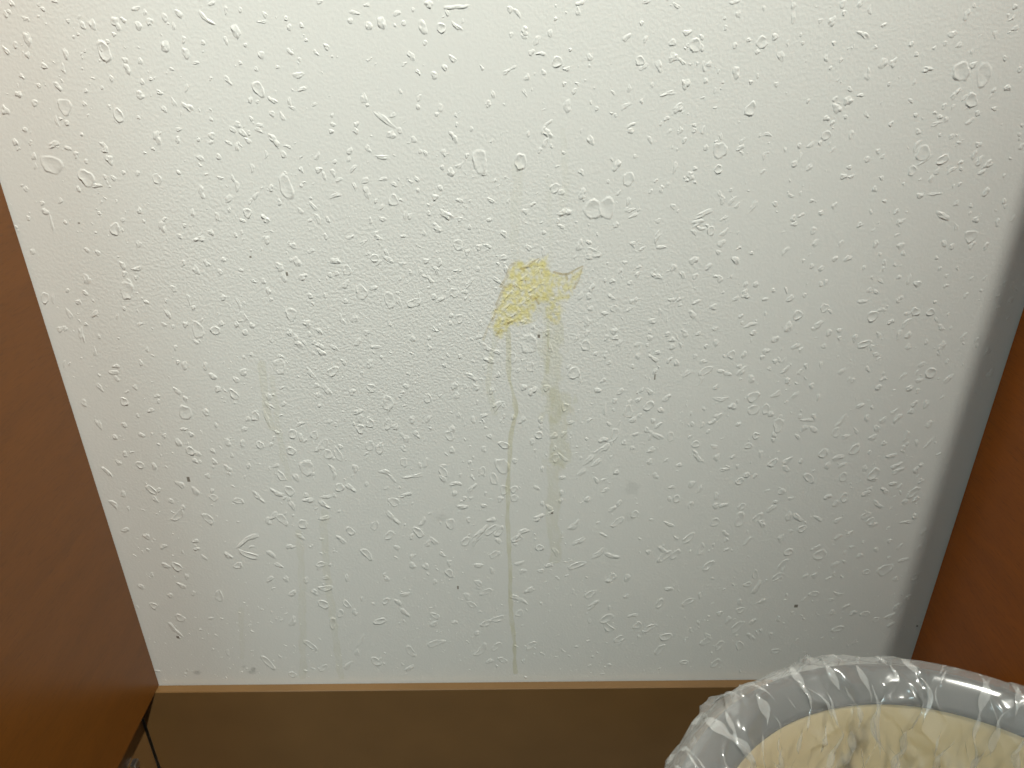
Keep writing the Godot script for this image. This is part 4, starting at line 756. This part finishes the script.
func join(verts: PackedVector3Array, norms: PackedVector3Array, uvs: PackedVector2Array, idx: PackedInt32Array, shape: Array) -> void:
	var n := verts.size()
	verts.append_array(shape[Mesh.ARRAY_VERTEX])
	norms.append_array(shape[Mesh.ARRAY_NORMAL])
	uvs.append_array(shape[Mesh.ARRAY_TEX_UV])
	for k: int in shape[Mesh.ARRAY_INDEX]:
		idx.append(n + k)


func splat(at: Vector2, width: float, length: float, lean: float, rng: RandomNumberGenerator, large: bool) -> Array:
	# one flattened drop of paint: an uneven outline, a steep edge and a sunken or domed middle
	var sides := 22 if large else 12
	var w := width / 2
	var l := length / 2
	var broad := minf(w, l) > 0.0033
	var high := clampf(0.32 * sqrt(minf(w, l) * 1000.0 / 2.0), 0.15, 0.5) * 0.001 * rng.randf_range(0.8, 1.2)
	var rings := [1.0, 0.84, 0.66, 0.42]
	var heights := [-0.12, 0.62, 0.92, 1.0]
	var middle := 1.0
	if broad:
		rings = [1.0, 0.88, 0.74, 0.56]
		heights = [-0.12, 0.8, 0.85, 0.32]
		middle = 0.28
	var p1 := rng.randf() * TAU
	var p2 := rng.randf() * TAU
	var p3 := rng.randf() * TAU
	var amp := rng.randf_range(0.05, 0.15) if broad else rng.randf_range(0.1, 0.34)
	var bead := rng.randf_range(0.0, 0.45) if maxf(w, l) > 1.8 * minf(w, l) else 0.0
	var taper := rng.randf_range(-0.3, 0.3)
	var bend := rng.randf_range(-0.35, 0.35) if length > 2.2 * width or width > 2.2 * length else 0.0
	var jag := []
	for i in sides:
		jag.append(rng.randf_range(0.93, 1.07))
	var v := PackedVector3Array()
	var n := PackedVector3Array()
	var uv := PackedVector2Array()
	var idx := PackedInt32Array()
	for j in rings.size():
		for i in sides:
			var a := TAU * i / sides
			var r := 1.0 + amp * (0.6 * sin(2 * a + p1) + 0.6 * sin(3 * a + p2) + 0.4 * sin(5 * a + p3))
			var t := sin(a)
			r *= jag[i]
			var cx := signf(cos(a)) * pow(absf(cos(a)), 0.75)
			var q: Vector2 = Vector2(cx * w * r * (1.0 + taper * t), t * l * r) * rings[j]
			q.x += bend * w * (1.0 - 2.0 * pow(q.y / l, 2)) if bend != 0.0 else 0.0
			q = Vector2(q.x * cos(lean) + q.y * sin(lean), -q.x * sin(lean) + q.y * cos(lean))
			var z: float = high * heights[j] * (1.0 + (0.3 * sin(a * 2 + p3) + 0.25 * sin(3 * a + p1) + rng.randf_range(-0.16, 0.16) + bead * sin(5.0 * t + p2) if j > 0 else 0.0))
			v.append(Vector3(at.x + q.x, at.y + q.y, z))
	v.append(Vector3(at.x, at.y, high * middle))
	n.resize(v.size())
	for j in rings.size():
		for i in sides:
			var k := (i + 1) % sides
			var a := j * sides + i
			var b := j * sides + k
			if j == rings.size() - 1:
				tri(v, n, idx, a, b, v.size() - 1)
			else:
				tri(v, n, idx, a, b, (j + 1) * sides + k)
				tri(v, n, idx, a, (j + 1) * sides + k, (j + 1) * sides + i)
	for i in v.size():
		n[i] = n[i].normalized()
		if i < sides:
			n[i] = (n[i] + Vector3(0, 0, 1.2)).normalized()
		uv.append(wall_uv(v[i]))
	var arr := []
	arr.resize(Mesh.ARRAY_MAX)
	arr[Mesh.ARRAY_VERTEX] = v
	arr[Mesh.ARRAY_NORMAL] = n
	arr[Mesh.ARRAY_TEX_UV] = uv
	arr[Mesh.ARRAY_INDEX] = idx
	return arr


func tri(v: PackedVector3Array, n: PackedVector3Array, idx: PackedInt32Array, a: int, b: int, c: int) -> void:
	var f := (v[b] - v[a]).cross(v[c] - v[a])
	idx.append_array([a, c, b])
	n[a] += f
	n[b] += f
	n[c] += f


func make_baseboard() -> void:
	var st := tool()
	bevel_box(st, Vector3(-0.416, 0.0, 0.0012), Vector3(0.451, BASE_TOP - 0.0005, 0.0112), 0.0008)
	structure("baseboard_back", st.commit(), mat.base)


# ------------------------------------------------------------------ cabinets

func make_cabinet(called: String, label: String, inner: float, dir: float, width: float, depth: float) -> void:
	# inner is the side that faces the gap; dir points away from the gap
	var t := thing(called, label, "cabinet", Vector3(inner, 0, 0))
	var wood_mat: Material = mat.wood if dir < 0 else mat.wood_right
	var top := 2.05
	var z0 := 0.0012
	for side: Array in [[0.0, 0.018], [width - 0.018, width]]:
		var st := tool()
		var xa: float = side[0] * dir
		var xb: float = side[1] * dir
		bevel_box(st, Vector3(minf(xa, xb), BASE_TOP, z0), Vector3(maxf(xa, xb), top, depth), 0.0008)
		part(t, "side_panel", st.commit(), wood_mat)
	var x_in := 0.018 * dir
	var x_out := (width - 0.018) * dir
	var lo := minf(x_in, x_out)
	var hi := maxf(x_in, x_out)
	var st2 := tool()
	bevel_box(st2, Vector3(lo, BASE_TOP, z0 + 0.006), Vector3(hi, BASE_TOP + 0.018, depth), 0.0008)
	part(t, "bottom_panel", st2.commit(), wood_mat)
	st2 = tool()
	bevel_box(st2, Vector3(lo, top - 0.018, z0 + 0.006), Vector3(hi, top, depth), 0.0008)
	part(t, "top_panel", st2.commit(), wood_mat)
	st2 = tool()
	bevel_box(st2, Vector3(lo, BASE_TOP + 0.018, z0), Vector3(hi, top - 0.018, z0 + 0.006), 0.0005)
	part(t, "back_panel", st2.commit(), wood_mat)
	for k in 2:
		st2 = tool()
		var ya := BASE_TOP + 0.003 + k * 0.948
		bevel_box(st2, Vector3(minf(0.002 * dir, (width - 0.002) * dir), ya, depth + 0.001), Vector3(maxf(0.002 * dir, (width - 0.002) * dir), ya + 0.943, depth + 0.019), 0.001, true)
		var door := part(t, "door", st2.commit(), wood_mat)
		st2 = tool()
		var hx := (width - 0.06) * dir
		bevel_box(st2, Vector3(hx - 0.006, ya + 0.40, depth + 0.04), Vector3(hx + 0.006, ya + 0.54, depth + 0.05), 0.003)
		for hy: float in [0.415, 0.515]:
			bevel_box(st2, Vector3(hx - 0.004, ya + hy, depth + 0.018), Vector3(hx + 0.004, ya + hy + 0.01, depth + 0.042), 0.001)
		part(door, "handle", st2.commit(), mat.steel)
	# plinth set back under the cabinet
	st2 = tool()
	var pa := 0.0245 * dir
	var pb := (width - 0.0245) * dir
	bevel_box(st2, Vector3(minf(pa, pb), 0.0, 0.0125), Vector3(maxf(pa, pb), BASE_TOP, depth - 0.05), 0.001)
	part(t, "plinth", st2.commit(), mat.base)
	st2 = tool()
	bevel_box(st2, Vector3(minf(0.018 * dir, 0.0245 * dir), 0.086, 0.046), Vector3(maxf(0.018 * dir, 0.0245 * dir), 0.096, 0.056), 0.001)
	part(t, "plinth_clip", st2.commit(), mat.steel)


# ------------------------------------------------------------------ wastebasket

func make_bin(at: Vector3) -> void:
	var h := at.y
	var floor_at := Vector3(at.x, 0, at.z)
	var t := thing("wastebasket", "round beige plastic wastebasket with a wide grey rim, beside the reddish cabinet", "wastebasket", floor_at)
	# beige body: outside, then inside wall and floor, with a dirty smear on the inside
	var prof := [Vector2(0.0, 0.0), Vector2(0.108, 0.0), Vector2(0.112, 0.004), Vector2(0.146, h - 0.03), Vector2(0.147, h - 0.014), Vector2(0.1415, h - 0.012)]
	for k in 60:
		prof.append(Vector2(0.141 - 0.0005 * k, h - 0.013 - 0.0068 * k))
	prof.append(Vector2(0.0, 0.008))
	var sides := 300
	var rows := []
	var cols := []
	var dirt := noise(61, 1.0, 3)
	for j in prof.size():
		var p: Vector2 = prof[j]
		var row := []
		var col := []
		for i in sides:
			var a := TAU * i / sides
			row.append(Vector3(p.x * cos(a), p.y, p.x * sin(a)))
			var off := wrapf(a - SMEAR_AT, -PI, PI) * 0.14 + (h - p.y) * 0.12 + 0.012 * dirt.get_noise_2d(a * 6.0, p.y * 30.0)
			var k := smoothstep(0.0115, 0.003, absf(off)) * smoothstep(0.0, 0.03, h - 0.022 - p.y) * (0.75 + 0.9 * dirt.get_noise_2d(a * 40.0, p.y * 90.0)) if j > 5 else 0.0
			col.append(Color(0.90, 0.73, 0.42).lerp(Color(0.11, 0.08, 0.045), clampf(k, 0.0, 0.85)))
		rows.append(row)
		cols.append(col)
	var beige := plain(Color.WHITE, 0.45)
	beige.vertex_color_use_as_albedo = true
	part(t, "body", grid_mesh(rows, true, [], cols), beige)
	# wide rim that slopes a little inwards
	var cp := [Vector2(0.1475, h - 0.05), Vector2(0.160, h - 0.046), Vector2(0.1635, h - 0.04), Vector2(0.1655, h - 0.008), Vector2(0.1640, h - 0.002), Vector2(0.160, h), Vector2(0.1555, h - 0.001), Vector2(0.1425, h - 0.009), Vector2(0.1400, h - 0.0105), Vector2(0.1400, h - 0.0125), Vector2(0.1430, h - 0.014)]
	part(t, "rim", lathe(cp, 96), plain(Color(0.18, 0.178, 0.175), 0.55))
	make_liner(floor_at, h)


const SMEAR_AT := -1.58


func make_liner(floor_at: Vector3, h: float) -> void:
	var t := thing("trash_bag", "clear wrinkled plastic trash bag folded over the wastebasket rim", "trash bag", floor_at)
	# profile of the film from its hem outside, over the rim, down to the bag's bottom: radius, height, crumpling in millimetres
	var key := [
		Vector3(0.1790, h - 0.15, 7.0), Vector3(0.1770, h - 0.08, 6.0), Vector3(0.1750, h - 0.04, 5.0), Vector3(0.1735, h - 0.018, 4.0), Vector3(0.1705, h - 0.004, 3.2), Vector3(0.1650, h + 0.0035, 2.8), Vector3(0.1590, h + 0.0045, 2.6),
		Vector3(0.1530, h + 0.0025, 2.8), Vector3(0.1460, h - 0.003, 3.2), Vector3(0.1395, h - 0.011, 3.4), Vector3(0.1355, h - 0.022, 3.8), Vector3(0.1315, h - 0.045, 5.0), Vector3(0.1270, h - 0.085, 6.5), Vector3(0.1200, h - 0.15, 8.0), Vector3(0.110, h - 0.26, 8.0),
		Vector3(0.100, 0.06, 6.0), Vector3(0.07, 0.03, 3.0), Vector3(0.0, 0.022, 0.0)]
	var prof := []
	for j in key.size() - 1:
		var steps := 7 if j < 13 else 4
		for s in steps:
			var u := float(s) / steps
			var p0: Vector3 = key[maxi(j - 1, 0)]
			var p1: Vector3 = key[j]
			var p2: Vector3 = key[j + 1]
			var p3: Vector3 = key[mini(j + 2, key.size() - 1)]
			prof.append(p1.cubic_interpolate(p2, p0, p3, u))
	prof.append(key[key.size() - 1])
	var sides := 1100
	var folds := noise(41, 1.0, 1)
	var diag := noise(42, 1.0, 1)
	var patch := noise(43, 1.0, 2)
	var rows := []
	var run := 0.0
	for j in prof.size():
		var p: Vector3 = prof[j]
		var before: Vector3 = prof[maxi(j - 1, 0)]
		var after: Vector3 = prof[mini(j + 1, prof.size() - 1)]
		run += Vector2(p.x - before.x, p.y - before.y).length()
		var along := Vector2(after.x - before.x, after.y - before.y).normalized()
		var out := Vector2(along.y, -along.x)     # away from the basket
		if p.x < 0.137:
			out = Vector2(-1, 0)
		var row := []
		for i in sides:
			var a := TAU * i / sides
			# the film gathers: here and there it folds back over itself
			var tuck := folds.get_noise_3d(cos(a + run * 2.0) * 13.0, sin(a + run * 2.0) * 13.0, run * 12.0 + 70.0) * 0.045 + diag.get_noise_3d(cos(a - run * 3.0) * 8.0, sin(a - run * 3.0) * 8.0, run * 16.0 + 90.0) * 0.055
			tuck += 0.02 * folds.get_noise_3d(cos(a - run) * 30.0, sin(a - run) * 30.0, run * 14.0 + 110.0)
			var c := Vector2(cos(a + tuck), sin(a + tuck))
			var amount := clampf(0.7 + 0.9 * patch.get_noise_3d(c.x * 1.7, c.y * 1.7, run * 5.0), 0.12, 1.3)
			var k := crease(folds, a, run, 6.5, 0.4, 7.0, 0.0) * 0.9
			k += crease(diag, a, run, 4.5, 3.2, 9.0, 9.0) * 0.8
			k += crease(diag, a, run, 5.5, -4.4, 9.0, 31.0) * 0.7
			k += crease(folds, a, run, 16.0, 2.0, 16.0, 50.0) * 0.14
			var bulge := patch.get_noise_3d(c.x * 2.4 + 5.0, c.y * 2.4, run * 3.0) * 0.5
			var d := maxf(k * amount - 0.2 + bulge, -0.25 if run < 0.14 else 0.0) * p.z * 0.0014
			var lift := 0.003 if run < 0.14 else 0.0
			row.append(Vector3((p.x + lift + out.x * d) * c.x, p.y + out.y * d, (p.x + lift + out.x * d) * c.y))
		rows.append(row)
	var film := StandardMaterial3D.new()
	film.transparency = BaseMaterial3D.TRANSPARENCY_ALPHA
	film.albedo_color = Color(0.95, 0.95, 0.94, 0.19)
	film.roughness = 0.17
	film.metallic_specular = 0.7
	film.cull_mode = BaseMaterial3D.CULL_DISABLED
	part(t, "film", grid_mesh(rows, true), film)


func crease(f: FastNoiseLite, a: float, run: float, often: float, slant: float, change: float, shift: float) -> float:
	# a sharp pleat where the noise crosses zero
	var b := a + run * slant
	var n := 1.0 - absf(f.get_noise_3d(cos(b) * often, sin(b) * often, run * change + shift)) * 3.0
	return maxf(n, 0.0) * maxf(n, 0.0)
